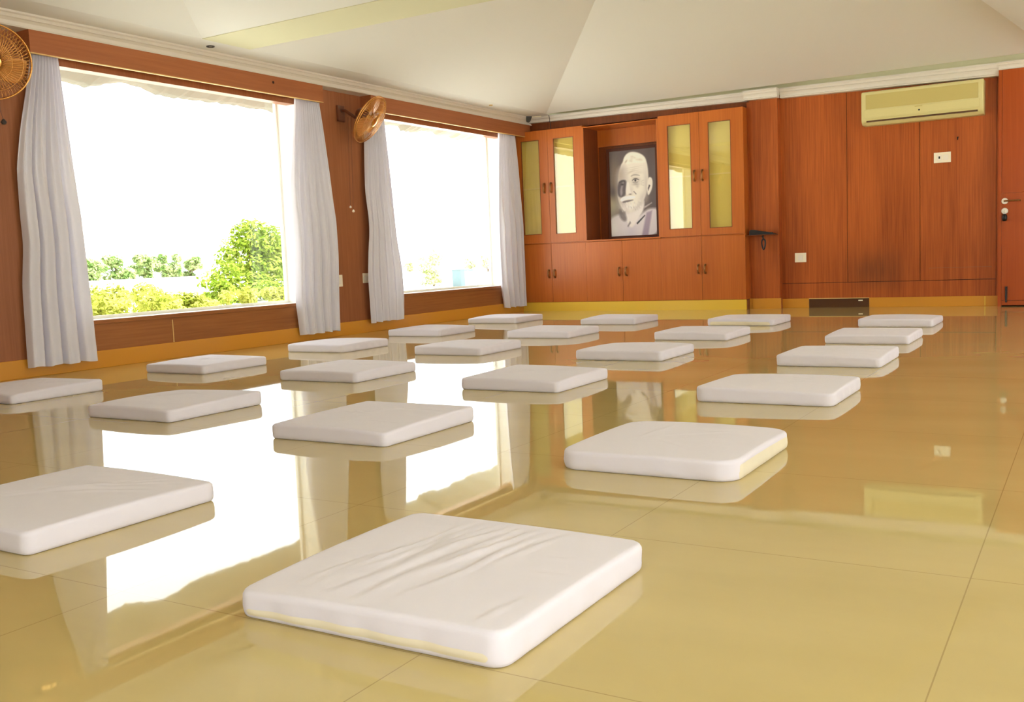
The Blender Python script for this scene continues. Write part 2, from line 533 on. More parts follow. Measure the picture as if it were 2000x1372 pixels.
# skirtings on the back wall
bm = bmesh.new()
box(bm, 3.228, 3.515, -0.012, 0.0, 0.0, 0.10, bev=0.002)
box(bm, 4.14, 5.36, -0.012, 0.0, 0.0, 0.10, bev=0.002)
obj('baseboard_back', bm, M['skirting'], kind='structure')
bm = bmesh.new()
box(bm, 2.925, 3.24, -0.112, -0.10, 0.0, 0.112, bev=0.002)
box(bm, 2.889, 2.925, -0.10, -0.088, 0.0, 0.112, bev=0.002)
obj('baseboard_pier', bm, M['skirting'], kind='structure')
obj('trim_12', mkbox(5.236, 5.246, -0.0135, -0.012, 0.004, 0.095), M['plinth'], kind='structure')
# dark recess in the skirting
vt = thing('skirting_vent', (3.83, -0.01, 0.0), 'dark brown recessed vent set into the yellow skirting of the back wall', 'vent')
bm = bmesh.new()
box(bm, 3.515, 4.14, -0.004, 0.0, 0.0, 0.095)
obj('back_panel', bm, M['vent'], vt)
bm = bmesh.new()
box(bm, 3.515, 4.14, -0.014, -0.004, 0.094, 0.101)
obj('top_lip', bm, M['ply_edge'], vt)
bm = bmesh.new()
box(bm, 4.03, 4.075, -0.012, -0.004, 0.066, 0.078, bev=0.003)
obj('clip', bm, M['white_plastic'], vt, label='small white clip')

# right wall and the wall behind the camera, with openings added for fill daylight
bm = bmesh.new()
RW_FILL = ((-11.2, -8.2), (-5.6, -2.2))
ys = [YF] + [v for r in RW_FILL for v in r] + [0.3]
for k in range(0, len(ys), 2):
    box(bm, XR, XR + 0.12, ys[k], ys[k + 1], 0.0, 2.7)
for y0, y1 in RW_FILL:
    box(bm, XR, XR + 0.12, y0, y1, 0.0, SILL)
    box(bm, XR, XR + 0.12, y0, y1, HEAD, 2.7)
obj('wall_right', bm, M['white_wall'], kind='structure')
bm = bmesh.new()
FW_FILL = ((5.6, 8.9),)
xs = [-0.22] + [v for r in FW_FILL for v in r] + [XR + 0.12]
for k in range(0, len(xs), 2):
    box(bm, xs[k], xs[k + 1], YF - 0.12, YF, 0.0, 2.7)
for x0, x1 in FW_FILL:
    box(bm, x0, x1, YF - 0.12, YF, 0.0, SILL)
    box(bm, x0, x1, YF - 0.12, YF, HEAD, 2.7)
obj('wall_front', bm, M['white_wall'], kind='structure')

obj('roof_sunshade', mkbox(-0.22, XR + 1.4, YF - 0.9, 0.3, 3.2, 3.3), M['thatch'], kind='structure')  # unseen slab, its overhang added to keep sun out of the right-hand openings

# ------------------------------------------------------------------- door
dx = 5.362
bm = mkbox(dx, dx + 0.03, -0.122, 0.0, 0.0, 2.266)
fr = obj('door_1', bm, M['wood_door'], kind='structure')
bm = bmesh.new()
box(bm, dx + 0.0315, dx + 0.93, -0.118, -0.078, 0.012, 0.055)
box(bm, dx + 0.0315, dx + 0.93, -0.118, -0.078, 0.058, 1.095)
box(bm, dx + 0.0315, dx + 0.93, -0.118, -0.078, 1.0965, 2.266)
obj('leaf', bm, M['wood_door'], fr)
bm = bmesh.new()
box(bm, dx + 0.93, dx + 1.03, -0.122, 0.0, 0.0, 2.266)
box(bm, dx + 1.03, XR, -0.122, 0.0, 0.0, 2.34)
obj('wall_back_right', bm, M['wood_door'], kind='structure')
obj('wall_back_head', mkbox(dx, dx + 1.03, -0.06, 0.0, 2.266, 2.34), M['wood_dark'], kind='structure')
bm = bmesh.new()
lathe(bm, [(0.0, 0.012), (0.022, 0.012), (0.029, 0.006), (0.03, 0.0)], axis_mtx((5.42, -0.118, 1.02), (0, -1, 0)), 28)
hd = obj('handle_rose', bm, M['white_gloss'], fr, smooth=True, autosmooth=0.6)
bm = bmesh.new()
tube(bm, [(5.42, -0.128, 1.02), (5.42, -0.165, 1.02), (5.432, -0.172, 1.021), (5.53, -0.172, 1.021), (5.56, -0.168, 1.019)], 0.008, 10)
obj('lever', bm, M['bronze'], hd, smooth=True)
bm = bmesh.new()
lathe(bm, [(0.0, 0.012), (0.022, 0.012), (0.029, 0.006), (0.03, 0.0)], axis_mtx((5.42, -0.118, 0.925), (0, -1, 0)), 28)
lk = obj('lock_rose', bm, M['white_gloss'], fr, smooth=True, autosmooth=0.6)
bm = bmesh.new()
box(bm, 5.4185, 5.4215, -0.15, -0.13, 0.905, 0.935)
obj('key', bm, M['chrome'], lk)
bm = bmesh.new()
lathe(bm, [(0.0, -0.07), (0.018, -0.066), (0.024, -0.04), (0.022, -0.012), (0.012, 0.0), (0.0, 0.002)], axis_mtx((5.421, -0.145, 0.895), (0, 0, 1), (1, 0, 0)), 18)
obj('key_fob', bm, M['black'], lk, smooth=True, label='dark oval key fob')
bm = bmesh.new()
box(bm, 5.425, 5.45, -0.126, -0.118, 0.07, 0.20, bev=0.003)
bl = obj('bolt_plate', bm, M['wood_dark'], fr)
bm = bmesh.new()
tube(bm, [(5.4375, -0.132, 0.04), (5.4375, -0.132, 0.19)], 0.008, 10)
tube(bm, [(5.4375, -0.132, 0.17), (5.4375, -0.152, 0.17)], 0.006, 8)
obj('bolt', bm, M['black'], bl)

# --------------------------------------------------------------- cabinets
CF = -0.222          # front face of cabinet doors
CB = 0.205           # cabinet backs
ZT, ZM, ZP = 2.195, 0.825, 0.112
def handle(x, z0, z1, parent):
    bm = bmesh.new()
    y = CF
    tube(bm, [(x, y, z0), (x, y - 0.02, z0 + 0.004), (x, y - 0.026, z0 + 0.02), (x, y - 0.027, (z0 + z1) / 2), (x, y - 0.026, z1 - 0.02), (x, y - 0.02, z1 - 0.004), (x, y, z1)], 0.010, 10)
    box(bm, x - 0.012, x + 0.012, y - 0.004, y, z0 - 0.012, z0 + 0.012, bev=0.002)
    box(bm, x - 0.012, x + 0.012, y - 0.004, y, z1 - 0.012, z1 + 0.012, bev=0.002)
    return obj('handle', bm, M['bronze'], parent, smooth=True, autosmooth=0.7, label='bronze handle')

def frame_door(x0, x1, z0, z1, g, parent, hx, hz):
    """door with a tall glazed opening g = (gx0, gx1, gz0, gz1)"""
    gx0, gx1, gz0, gz1 = g
    bm = bmesh.new()
    yb = CF + 0.02
    box(bm, x0, gx0, CF, yb, z0, z1)
    box(bm, gx1, x1, CF, yb, z0, z1)
    box(bm, gx0, gx1, CF, yb, z0, gz0)
    box(bm, gx0, gx1, CF, yb, gz1, z1)
    d = obj('door', bm, M['wood_cab'], parent)
    bm = bmesh.new()
    w = 0.006
    for a in ((gx0, gx0 + w, gz0, gz1), (gx1 - w, gx1, gz0, gz1), (gx0, gx1, gz0, gz0 + w), (gx0, gx1, gz1 - w, gz1)):
        box(bm, a[0], a[1], CF - 0.002, CF + 0.008, a[2], a[3])
    obj('glazing_bead', bm, M['wood_dark'], d)
    obj('glass_pane', mkbox(gx0, gx1, CF + 0.009, CF + 0.013, gz0, gz1), M['cab_glass'], d)
    handle(hx, hz - 0.055, hz + 0.055, d)
    return d

def flat_door(x0, x1, z0, z1, parent, hx, hz):
    d = obj('door', mkbox(x0, x1, CF, CF + 0.02, z0, z1, bev=0.0015, seg=1), M['wood_cab'], parent)
    handle(hx, hz - 0.045, hz + 0.045, d)
    return d

def tall_cabinet(x0, x1, seam, g1, g2, label):
    t = thing('tall_cabinet', ((x0 + x1) / 2, 0.0, 0.0), label, 'cabinet', 'cabinets of the built-in wall unit')
    bm = bmesh.new()
    yb = CF + 0.021
    box(bm, x0, x0 + 0.018, yb, CB, ZP, ZT)
    box(bm, x1 - 0.018, x1, yb, CB, ZP, ZT)
    for z in (ZP, ZM - 0.009, ZT - 0.018):
        box(bm, x0 + 0.018, x1 - 0.018, yb, CB, z, z + 0.018)
    box(bm, x0 + 0.018, x1 - 0.018, CB - 0.01, CB, ZP + 0.018, ZT - 0.018)
    obj('carcass', bm, M['wood_cab'], t)
    obj('lining', mkbox(x0 + 0.02, x1 - 0.02, CF + 0.055, CF + 0.06, ZM + 0.01, ZT - 0.02), M['cab_lining'], t, label='yellow-cream lining behind the glass')
    obj('shelf', mkbox(x0 + 0.02, x1 - 0.02, CF + 0.03, CF + 0.054, 1.497, 1.512), M['shelf_edge'], t, label='white shelf edge behind the glass')
    obj('plinth', mkbox(x0, x1, CF, CF + 0.03, 0.0, ZP - 0.003), M['plinth'], t, label='yellow tiled plinth')
    obj('plinth_return', mkbox(x1 - 0.03, x1, CF + 0.03, CB, 0.0, ZP - 0.003), M['wood_dark'], t)
    e = 0.0018
    frame_door(x0, seam - e, ZM + 0.01, ZT, g1, t, seam - 0.062, 1.50)
    frame_door(seam + e, x1, ZM + 0.01, ZT, g2, t, seam + 0.03, 1.50)
    flat_door(x0, seam - e, ZP, ZM - 0.004, t, seam - 0.04, 0.46)
    flat_door(seam + e, x1, ZP, ZM - 0.004, t, seam + 0.04, 0.46)
    return t

tall_cabinet(WL + 0.002, 0.9412, 0.474, (0.105, 0.357, 0.943, 2.085), (0.552, 0.826, 0.938, 2.082),
             'tall glass-fronted wooden cabinet in the corner, half hidden by the far curtain')
tall_cabinet(1.9038, 2.887, 2.388, (2.014, 2.29, 0.918, 2.078), (2.49, 2.748, 0.910, 2.072),
             'tall glass-fronted wooden cabinet right of the framed portrait')
nx0, nx1 = 0.942, 1.903
t = thing('niche_cabinet', ((nx0 + nx1) / 2, 0.0, 0.0), 'wooden cabinet with open niche holding the portrait', 'cabinet', 'cabinets of the built-in wall unit')
bm = bmesh.new()
yb = CF + 0.021
box(bm, nx0, nx0 + 0.018, CF, CB, ZM, ZT - 0.02)
box(bm, nx1 - 0.018, nx1, CF, CB, ZM, ZT - 0.02)
box(bm, nx0, nx0 + 0.018, yb, CB, ZP, ZM)
box(bm, nx1 - 0.018, nx1, yb, CB, ZP, ZM)
box(bm, nx0 + 0.018, nx1 - 0.018, CF, CB, 2.165, ZT - 0.02)
box(bm, nx0 + 0.018, nx1 - 0.018, yb, CB, ZP, ZP + 0.018)
obj('carcass', bm, M['wood_cab'], t)
obj('niche_back', mkbox(nx0 + 0.018, nx1 - 0.018, CB - 0.012, CB, ZM + 0.02, 2.165), M['wood_dark'], t)
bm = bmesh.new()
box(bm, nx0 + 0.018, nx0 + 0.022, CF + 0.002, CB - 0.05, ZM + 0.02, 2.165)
obj('niche_side_shade', bm, M['wood_dark'], t)  # dark sheets carry the shade of the niche's inner sides in their colour
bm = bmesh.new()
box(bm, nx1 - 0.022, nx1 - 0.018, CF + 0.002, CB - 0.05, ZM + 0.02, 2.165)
obj('niche_side_shade', bm, M['wood_dark'], t)
bm = bmesh.new()
box(bm, nx0 + 0.018, nx1 - 0.018, CB - 0.05, CB - 0.012, 1.965, 2.165)
obj('niche_batten', bm, M['wood_cab'], t)
obj('niche_floor', mkbox(nx0, nx1, CF - 0.004, CB, ZM, ZM + 0.02, bev=0.002), M['wood_cab'], t)
obj('plinth', mkbox(nx0 - 0.003, nx1 + 0.003, CF, CF + 0.03, 0.0, ZP - 0.003), M['plinth'], t, label='yellow tiled plinth')
flat_door(nx0, 1.4162, ZP, ZM - 0.004, t, 1.372, 0.46)
flat_door(1.4198, nx1, ZP, ZM - 0.004, t, 1.464, 0.46)

# shelf with the black wedge device and its cable, between cabinet and pier
sh = tag(obj('wall_shelf', mkbox(2.889, 3.215, -0.20, -0.102, 0.803, 0.811, bev=0.002), M['wood_dark'], origin=(3.05, -0.1, 0.807)),
         'thin brown shelf fixed to the pier beside the right cabinet', 'shelf')
t = thing('wedge_device', (3.05, -0.15, 0.811), 'black wedge-shaped device with hanging cord on the thin pier shelf', 'device')
bm = bmesh.new()
prof = [(2.925, 0.8112), (3.20, 0.8112), (3.20, 0.818), (3.16, 0.828), (2.965, 0.866), (2.94, 0.868), (2.925, 0.85)]
prism(bm, prof, lambda p, tt: Vector((p[0], tt, p[1])), -0.192, -0.11)
obj('body', bm, M['black'], t)
bm = bmesh.new()
box(bm, 3.14, 3.175, -0.19, -0.16, 0.826, 0.832, bev=0.002)
obj('end_cap', bm, M['dark_grey'], t, label='grey end cap')
bm = bmesh.new()
pts = []
for k in range(29):
    a = k / 28 * 2 * PI
    pts.append((3.085 + 0.022 * math.sin(a) * (0.65 + 0.35 * math.cos(a / 2) ** 2), -0.205 + 0.006 * math.sin(a * 2), 0.705 - 0.052 * math.cos(a) * -1 if False else 0.705 + 0.055 * math.cos(a)))
tube(bm, pts, 0.0085, 8, closed=True)
tube(bm, [(3.07, -0.16, 0.80), (3.075, -0.20, 0.795), (3.08, -0.205, 0.78), (3.085, -0.205, 0.758)], 0.009, 8)
obj('cord', bm, M['black'], t, smooth=True, label='coiled black cord hanging below the shelf')

# --------------------------------------------------------- framed portrait
def portrait():
    x0, x1, z0, z1, y = 1.105, 1.765, 0.8455, 1.925, 0.09
    t = thing('framed_portrait', ((x0 + x1) / 2, y, z0), 'framed black-and-white photograph of an elderly man standing in the niche', 'picture')
    bm = bmesh.new()
    w = 0.034
    prof = [(0, 0), (w, 0), (w, 0.012), (w * 0.8, 0.022), (w * 0.3, 0.026), (0, 0.02)]
    box(bm, x0, x0 + w, y, y + 0.024, z0, z1, bev=0.004)
    box(bm, x1 - w, x1, y, y + 0.024, z0, z1, bev=0.004)
    box(bm, x0 + w, x1 - w, y, y + 0.024, z0, z0 + w, bev=0.004)
    box(bm, x0 + w, x1 - w, y, y + 0.024, z1 - w, z1, bev=0.004)
    obj('frame', bm, M['frame_dark'], t)
    # the printed photograph: tones stored per vertex
    nx, nz = 150, 250
    U, V = np.meshgrid(np.linspace(0, 1, nx), np.linspace(0, 1, nz))
    img = np.empty((nz, nx, 3))
    base = np.array([98, 86, 84.0])
    img[:] = base
    def lay(mask, c):
        mask = np.clip(mask, 0, 1)[..., None]
        img[:] = img * (1 - mask) + np.array(c, float) * mask
    def poly(pts, c, soft=0.012, amount=1.0):
        pts = np.array(pts, float)
        if len(pts) > 4:
            for _ in range(2):
                nxt = np.roll(pts, -1, 0)
                pts = np.stack([pts * 0.75 + nxt * 0.25, pts * 0.25 + nxt * 0.75], 1).reshape(-1, 2)
        inside = np.zeros(U.shape, bool)
        dist = np.full(U.shape, 9.0)
        n = len(pts)
        A = 1.8
        for i in range(n):
            ax, ay = pts[i]; bx, by = pts[(i + 1) % n]
            cond = ((ay > V) != (by > V)) & (U < (bx - ax) * (V - ay) / ((by - ay) + 1e-12) + ax)
            inside ^= cond
            ex, ey = bx - ax, (by - ay) * A
            px, py = U - ax, (V - ay) * A
            tt = np.clip((px * ex + py * ey) / (ex * ex + ey * ey + 1e-12), 0, 1)
            dist = np.minimum(dist, np.hypot(px - tt * ex, py - tt * ey))
        sd = np.where(inside, -dist, dist)
        lay(amount * np.clip(0.5 - sd / (2 * soft), 0, 1), c)
    def blob(cu, cv, ru, rv, c, amount=1.0, p=1.0, rot=0.0):
        du, dv = (U - cu), (V - cv)
        a = du * math.cos(rot) + dv * math.sin(rot); b = -du * math.sin(rot) + dv * math.cos(rot)
        lay(amount * np.exp(-((a / ru) ** 2 + (b / rv) ** 2) ** p), c)
    # backdrop: lighter lower left, smoky left side
    blob(0.02, 0.62, 0.22, 0.16, (176, 168, 140), 0.9)
    blob(0.10, 0.30, 0.12, 0.22, (140, 124, 104), 0.7)
    blob(0.06, 0.48, 0.10, 0.07, (74, 62, 62), 0.6)
    # shoulders and robe
    poly([(-0.05, 0.80), (0.14, 0.74), (0.3, 0.74), (0.55, 0.80), (0.74, 0.72), (0.86, 0.69), (1.05, 0.70), (1.05, 1.05), (-0.05, 1.05)], (208, 202, 204), 0.03)
    poly([(0.66, 1.02), (0.78, 0.74), (0.9, 0.72), (0.8, 1.02)], (146, 130, 150), 0.02, 0.8)
    blob(0.05, 0.90, 0.1, 0.12, (226, 226, 222), 0.8)
    blob(0.45, 0.95, 0.12, 0.1, (190, 184, 196), 0.6)
    # neck and head
    poly([(0.3, 0.62), (0.74, 0.55), (0.74, 0.70), (0.60, 0.80), (0.46, 0.92), (0.36, 0.86), (0.33, 0.74)], (224, 218, 214), 0.02)
    poly([(0.30, 0.13), (0.34, 0.07), (0.42, 0.035), (0.52, 0.03), (0.66, 0.05), (0.76, 0.09), (0.82, 0.16), (0.84, 0.26), (0.84, 0.38), (0.81, 0.48), (0.75, 0.58),
          (0.66, 0.66), (0.52, 0.725), (0.38, 0.73), (0.27, 0.69), (0.19, 0.61), (0.16, 0.52), (0.17, 0.40), (0.2, 0.26), (0.25, 0.17)], (226, 220, 208), 0.014)
    # tone of the head: darker towards the left, cheeks and jaw modelled
    poly([(0.16, 0.22), (0.36, 0.16), (0.40, 0.40), (0.36, 0.60), (0.40, 0.74), (0.22, 0.68), (0.15, 0.52)], (186, 176, 170), 0.07, 0.8)
    blob(0.79, 0.42, 0.05, 0.16, (196, 188, 180), 0.7)
    blob(0.70, 0.56, 0.09, 0.05, (196, 188, 182), 0.6, rot=-0.6)
    blob(0.60, 0.66, 0.16, 0.03, (190, 182, 178), 0.6, rot=-0.35)
    blob(0.47, 0.47, 0.05, 0.06, (204, 196, 188), 0.6)
    blob(0.62, 0.27, 0.14, 0.02, (208, 200, 188), 0.6)
    # white close-cropped hair
    poly([(0.3, 0.13), (0.35, 0.065), (0.43, 0.03), (0.53, 0.025), (0.67, 0.05), (0.78, 0.1), (0.80, 0.16), (0.66, 0.165), (0.52, 0.15), (0.40, 0.165)], (234, 230, 216), 0.02)
    for k in range(10):
        rr = random.Random(k)
        blob(0.42 + 0.3 * rr.random(), 0.075 + 0.06 * rr.random(), 0.03, 0.012, (206, 200, 186), 0.55)
    blob(0.37, 0.13, 0.03, 0.012, (160, 150, 136), 0.7, rot=-0.5)
    blob(0.90, 0.43, 0.02, 0.05, (196, 188, 178), 0.7)
    # ear
    poly([(0.83, 0.34), (0.89, 0.33), (0.93, 0.37), (0.92, 0.45), (0.87, 0.52), (0.82, 0.55), (0.80, 0.46)], (226, 220, 210), 0.012)
    poly([(0.85, 0.42), (0.875, 0.43), (0.83, 0.49), (0.825, 0.46)], (70, 60, 58), 0.01, 0.9)
    # shaded side of the face
    poly([(0.17, 0.38), (0.24, 0.34), (0.36, 0.345), (0.365, 0.40), (0.345, 0.46), (0.34, 0.52), (0.28, 0.545), (0.2, 0.54), (0.16, 0.5)], (84, 74, 78), 0.02, 0.95)
    poly([(0.21, 0.46), (0.29, 0.36), (0.31, 0.37), (0.27, 0.45), (0.28, 0.50), (0.23, 0.54)], (176, 164, 168), 0.02, 0.7)
    blob(0.23, 0.28, 0.07, 0.08, (176, 162, 146), 0.6)
    # brow, eye, wrinkles
    blob(0.45, 0.26, 0.09, 0.012, (196, 186, 172), 0.6, rot=-0.25)
    blob(0.57, 0.335, 0.07, 0.016, (190, 180, 168), 0.7, rot=0.1)
    blob(0.565, 0.365, 0.085, 0.034, (172, 162, 154), 0.85)
    blob(0.565, 0.362, 0.05, 0.012, (232, 226, 216), 0.8)
    blob(0.56, 0.36, 0.022, 0.013, (46, 38, 38), 1.0, p=2)
    blob(0.60, 0.43, 0.035, 0.018, (188, 178, 168), 0.7)
    poly([(0.51, 0.485), (0.53, 0.485), (0.575, 0.515), (0.565, 0.522)], (104, 92, 90), 0.01, 0.8)
    poly([(0.49, 0.352), (0.53, 0.335), (0.58, 0.333), (0.64, 0.352), (0.64, 0.360), (0.58, 0.345), (0.53, 0.347), (0.49, 0.362)], (74, 64, 62), 0.008, 0.9)
    poly([(0.50, 0.372), (0.56, 0.384), (0.62, 0.372), (0.62, 0.380), (0.56, 0.394), (0.50, 0.380)], (140, 130, 124), 0.01, 0.8)
    blob(0.57, 0.405, 0.07, 0.012, (166, 156, 148), 0.7)
    poly([(0.46, 0.300), (0.53, 0.283), (0.62, 0.292), (0.67, 0.312), (0.62, 0.306), (0.53, 0.299), (0.47, 0.314)], (150, 140, 132), 0.012, 0.75)
    poly([(0.20, 0.365), (0.26, 0.345), (0.34, 0.352), (0.34, 0.362), (0.27, 0.358), (0.21, 0.378)], (58, 50, 52), 0.012, 0.9)
    blob(0.275, 0.395, 0.03, 0.010, (34, 28, 30), 0.9)
    for q_ in range(3):
        blob(0.52, 0.205 + 0.022 * q_, 0.16, 0.004, (186, 178, 166), 0.5, rot=-0.06)
        poly([(0.68, 0.375 + 0.018 * q_), (0.74, 0.36 + 0.03 * q_), (0.74, 0.366 + 0.03 * q_), (0.68, 0.381 + 0.018 * q_)], (176, 168, 160), 0.008, 0.6)
    # nose and nostrils
    poly([(0.36, 0.38), (0.42, 0.36), (0.44, 0.47), (0.47, 0.505), (0.40, 0.525), (0.34, 0.515)], (232, 226, 218), 0.014, 0.8)
    blob(0.44, 0.515, 0.03, 0.008, (96, 84, 84), 0.8)
    # moustache, mouth, chin and beard
    poly([(0.2, 0.575), (0.28, 0.535), (0.42, 0.53), (0.56, 0.545), (0.52, 0.565), (0.36, 0.575), (0.26, 0.60)], (238, 234, 230), 0.014)
    poly([(0.26, 0.595), (0.33, 0.585), (0.55, 0.578), (0.38, 0.605), (0.28, 0.612)], (88, 76, 78), 0.012, 0.9)
    blob(0.36, 0.66, 0.14, 0.05, (232, 226, 224), 0.7)
    poly([(0.2, 0.67), (0.26, 0.72), (0.34, 0.76), (0.35, 0.82), (0.28, 0.83), (0.2, 0.78), (0.18, 0.72)], (110, 100, 100), 0.025, 0.85)
    for q_ in range(60):
        rr = random.Random(500 + q_)
        a_ = rr.uniform(0.26, 0.66)
        blob(a_, 0.615 + 0.10 * rr.random() - 0.05 * (a_ - 0.3), 0.012, 0.006, rr.choice([(176, 168, 164), (246, 242, 238), (200, 192, 188)]), 0.55, rot=1.2)
    # collar lines
    poly([(0.56, 0.855), (0.74, 0.765), (0.75, 0.775), (0.58, 0.87)], (36, 30, 32), 0.008)
    poly([(0.36, 0.885), (0.42, 0.83), (0.435, 0.85), (0.375, 0.895)], (96, 86, 90), 0.014, 0.8)
    poly([(0.73, 0.67), (0.90, 0.625), (0.90, 0.635), (0.74, 0.69)], (196, 186, 184), 0.012, 0.8)
    img = np.clip(128 + (img * 1.04 - 128) * 1.14, 0, 252) / 255.0
    lin = np.where(img <= 0.04045, img / 12.92, ((img + 0.055) / 1.055) ** 2.4)
    xa, xb, za, zb_ = x0 + w - 0.002, x1 - w + 0.002, z0 + w - 0.002, z1 - w + 0.002
    verts = []
    for v in V.ravel():
        pass
    X = xa + U.ravel() * (xb - xa); Z = zb_ - V.ravel() * (zb_ - za)
    org = Vector(t.location)
    verts = [(X[i] - org.x, y + 0.010 - org.y, Z[i] - org.z) for i in range(nx * nz)]
    faces = [(r * nx + c, (r + 1) * nx + c, (r + 1) * nx + c + 1, r * nx + c + 1) for r in range(nz - 1) for c in range(nx - 1)]
    me = bpy.data.meshes.new('photograph')
    me.from_pydata(verts, [], faces)
    ca = me.color_attributes.new('print', 'FLOAT_COLOR', 'POINT')
    ca.data.foreach_set('color', np.concatenate([lin.reshape(-1, 3), np.ones((nx * nz, 1))], 1).astype(np.float32).ravel())
    m, nt, b = new_mat('photo_print')
    at = nt.nodes.new('ShaderNodeAttribute'); at.attribute_name = 'print'
    nt.links.new(at.outputs['Color'], b.inputs['Base Color'])
    b.inputs['Roughness'].default_value = 0.35
    me.materials.append(m)
    o = bpy.data.objects.new('photograph', me)
    COL.objects.link(o)
    o.parent = t
portrait()

# -------------------------------------------------------- air conditioner
def air_conditioner():
    x0, x1, z0, z1, yf = 4.108, 5.236, 1.868, 2.202, -0.19
    t = thing('air_conditioner', ((x0 + x1) / 2, 0.0, z0), 'cream wall-mounted split air conditioner high on the back wall', 'air conditioner')
    bm = bmesh.new()
    prof = [(0.0, z1), (yf + 0.03, z1), (yf + 0.01, z1 - 0.008), (yf, z1 - 0.03), (yf, z0 + 0.055), (yf + 0.012, z0 + 0.03), (yf + 0.045, z0 + 0.004), (yf + 0.06, z0), (0.0, z0)]
    prism(bm, prof, lambda p, tt: Vector((tt, p[0], p[1])), x0, x1)
    bmesh.ops.bevel(bm, geom=[e for e in bm.edges if abs(e.verts[0].co.x - e.verts[1].co.x) < 1e-5], offset=0.012, segments=3, affect='EDGES', profile=0.6)
    obj('casing', bm, M['ac'], t, smooth=True, autosmooth=0.7)
    bm = mkbox(x0 + 0.045, x1 - 0.045, yf - 0.004, yf + 0.002, z0 + 0.155, z1 - 0.035, bev=0.003)
    obj('intake_panel', bm, M['ac_panel'], t, label='darker cream intake panel')
    bm = mkbox(x0 + 0.03, x1 - 0.03, yf - 0.007, yf + 0.002, z0 + 0.068, z0 + 0.145, bev=0.004)
    st = obj('front_strip', bm, M['ac'], t)
    bm = bmesh.new()
    lathe(bm, [(0.0, 0.002), (0.008, 0.002), (0.009, 0.0)], axis_mtx((4.66, yf - 0.007, z0 + 0.098), (0, -1, 0)), 14)
    obj('indicator', bm, M['black'], st)
    bm = mkbox(4.62, 4.69, yf - 0.0085, yf - 0.007, z0 + 0.130, z0 + 0.138)
    obj('badge', bm, M['ac_panel'], st)
    bm = bmesh.new()
    a = Vector((0, yf + 0.004, z0 + 0.042)); b = Vector((0, yf + 0.042, z0 + 0.006))
    box(bm, x0 + 0.05, x1 - 0.05, yf + 0.004, yf + 0.03, z0 + 0.026, z0 + 0.042)
    obj('outlet_slot', bm, M['ac_dark'], t, label='dark outlet slot')
    bm = bmesh.new()
    pr = [(yf - 0.004, z0 + 0.055), (yf - 0.001, z0 + 0.060), (yf + 0.006, z0 + 0.046), (yf + 0.002, z0 + 0.043)]
    prism(bm, pr, lambda p, tt: Vector((tt, p[0], p[1])), x0 + 0.045, x1 - 0.045)
    pr = [(yf + 0.008, z0 + 0.022), (yf + 0.012, z0 + 0.027), (yf + 0.05, z0 - 0.001), (yf + 0.045, z0 - 0.004)]
    prism(bm, pr, lambda p, tt: Vector((tt, p[0], p[1])), x0 + 0.045, x1 - 0.045)
    obj('louvre', bm, M['ac'], t)
air_conditioner()

# switch plates and sockets
def plate(name, x0, x1, z0, z1, label, cat, n, back=True):
    t = thing(name, ((x0 + x1) / 2, 0.0, (z0 + z1) / 2), label, cat)
    obj('cover_plate', mkbox(x0, x1, -0.010, 0.0, z0, z1, bev=0.003), M['white_plastic'], t)
    return t
t = plate('switch_plate', 4.77, 4.928, 1.443, 1.546, 'white double switch plate on the wood panel below the air conditioner', 'switch', 2)
obj('rocker', mkbox(4.857, 4.905, -0.013, -0.009, 1.468, 1.522, bev=0.002), M['white_gloss'], t)
obj('rocker', mkbox(4.797, 4.845, -0.0125, -0.009, 1.468, 1.522, bev=0.002), M['white_gloss'], t)
obj('indicator', mkbox(4.815, 4.829, -0.0145, -0.012, 1.483, 1.507), M['black'], t, label='black switch marking')
t = plate('socket_plate', 3.369, 3.491, 0.494, 0.595, 'square white socket plate low on the wood panel right of the pier', 'socket', 1)
obj('rocker', mkbox(3.405, 3.455, -0.013, -0.009, 0.515, 0.574, bev=0.002), M['white_gloss'], t)
for y0, y1, z0, z1, lab in ((-3.685, -3.605, 0.465, 0.577, 'white socket plate beside the right edge of the second curtain'),
                            (-3.300, -3.215, 0.484, 0.580, 'white socket plate beside the left edge of the third curtain')):
    t = thing('socket_plate', (WL, (y0 + y1) / 2, (z0 + z1) / 2), lab, 'socket')
    obj('cover_plate', mkbox(WL, WL + 0.01, y0, y1, z0, z1, bev=0.003), M['white_plastic'], t)
    obj('rocker', mkbox(WL + 0.009, WL + 0.013, (y0 + y1) / 2 - 0.02, (y0 + y1) / 2 + 0.02, z0 + 0.025, z1 - 0.025, bev=0.002), M['white_gloss'], t)

# ceiling downlights
for (x, y, lab, r) in ((0.342, -5.32, 'round recessed downlight in the ceiling over the near window', 0.03), (0.375, -1.32, 'small recessed downlight in the ceiling over the far window', 0.02)):
    t = thing('downlight', (x, y, ZC), lab, 'downlight')
    bm = bmesh.new()
    lathe(bm, [(r * 0.68, -0.001), (r * 0.72, -0.009), (r, -0.008), (r * 1.06, -0.001)], axis_mtx((x, y, ZC), (0, 0, 1), (1, 0, 0)), 28)
    obj('trim_ring', bm, M['dark_grey'] if r > 0.025 else M['ply_edge'], t, smooth=True)
    bm = bmesh.new()
    lathe(bm, [(0.0, -0.006), (r * 0.4, -0.005), (r * 0.7, -0.0015)], axis_mtx((x, y, ZC), (0, 0, 1), (1, 0, 0)), 24)
    obj('bulb', bm, M['alu'] if r > 0.025 else M['ply_edge'], t, smooth=True)

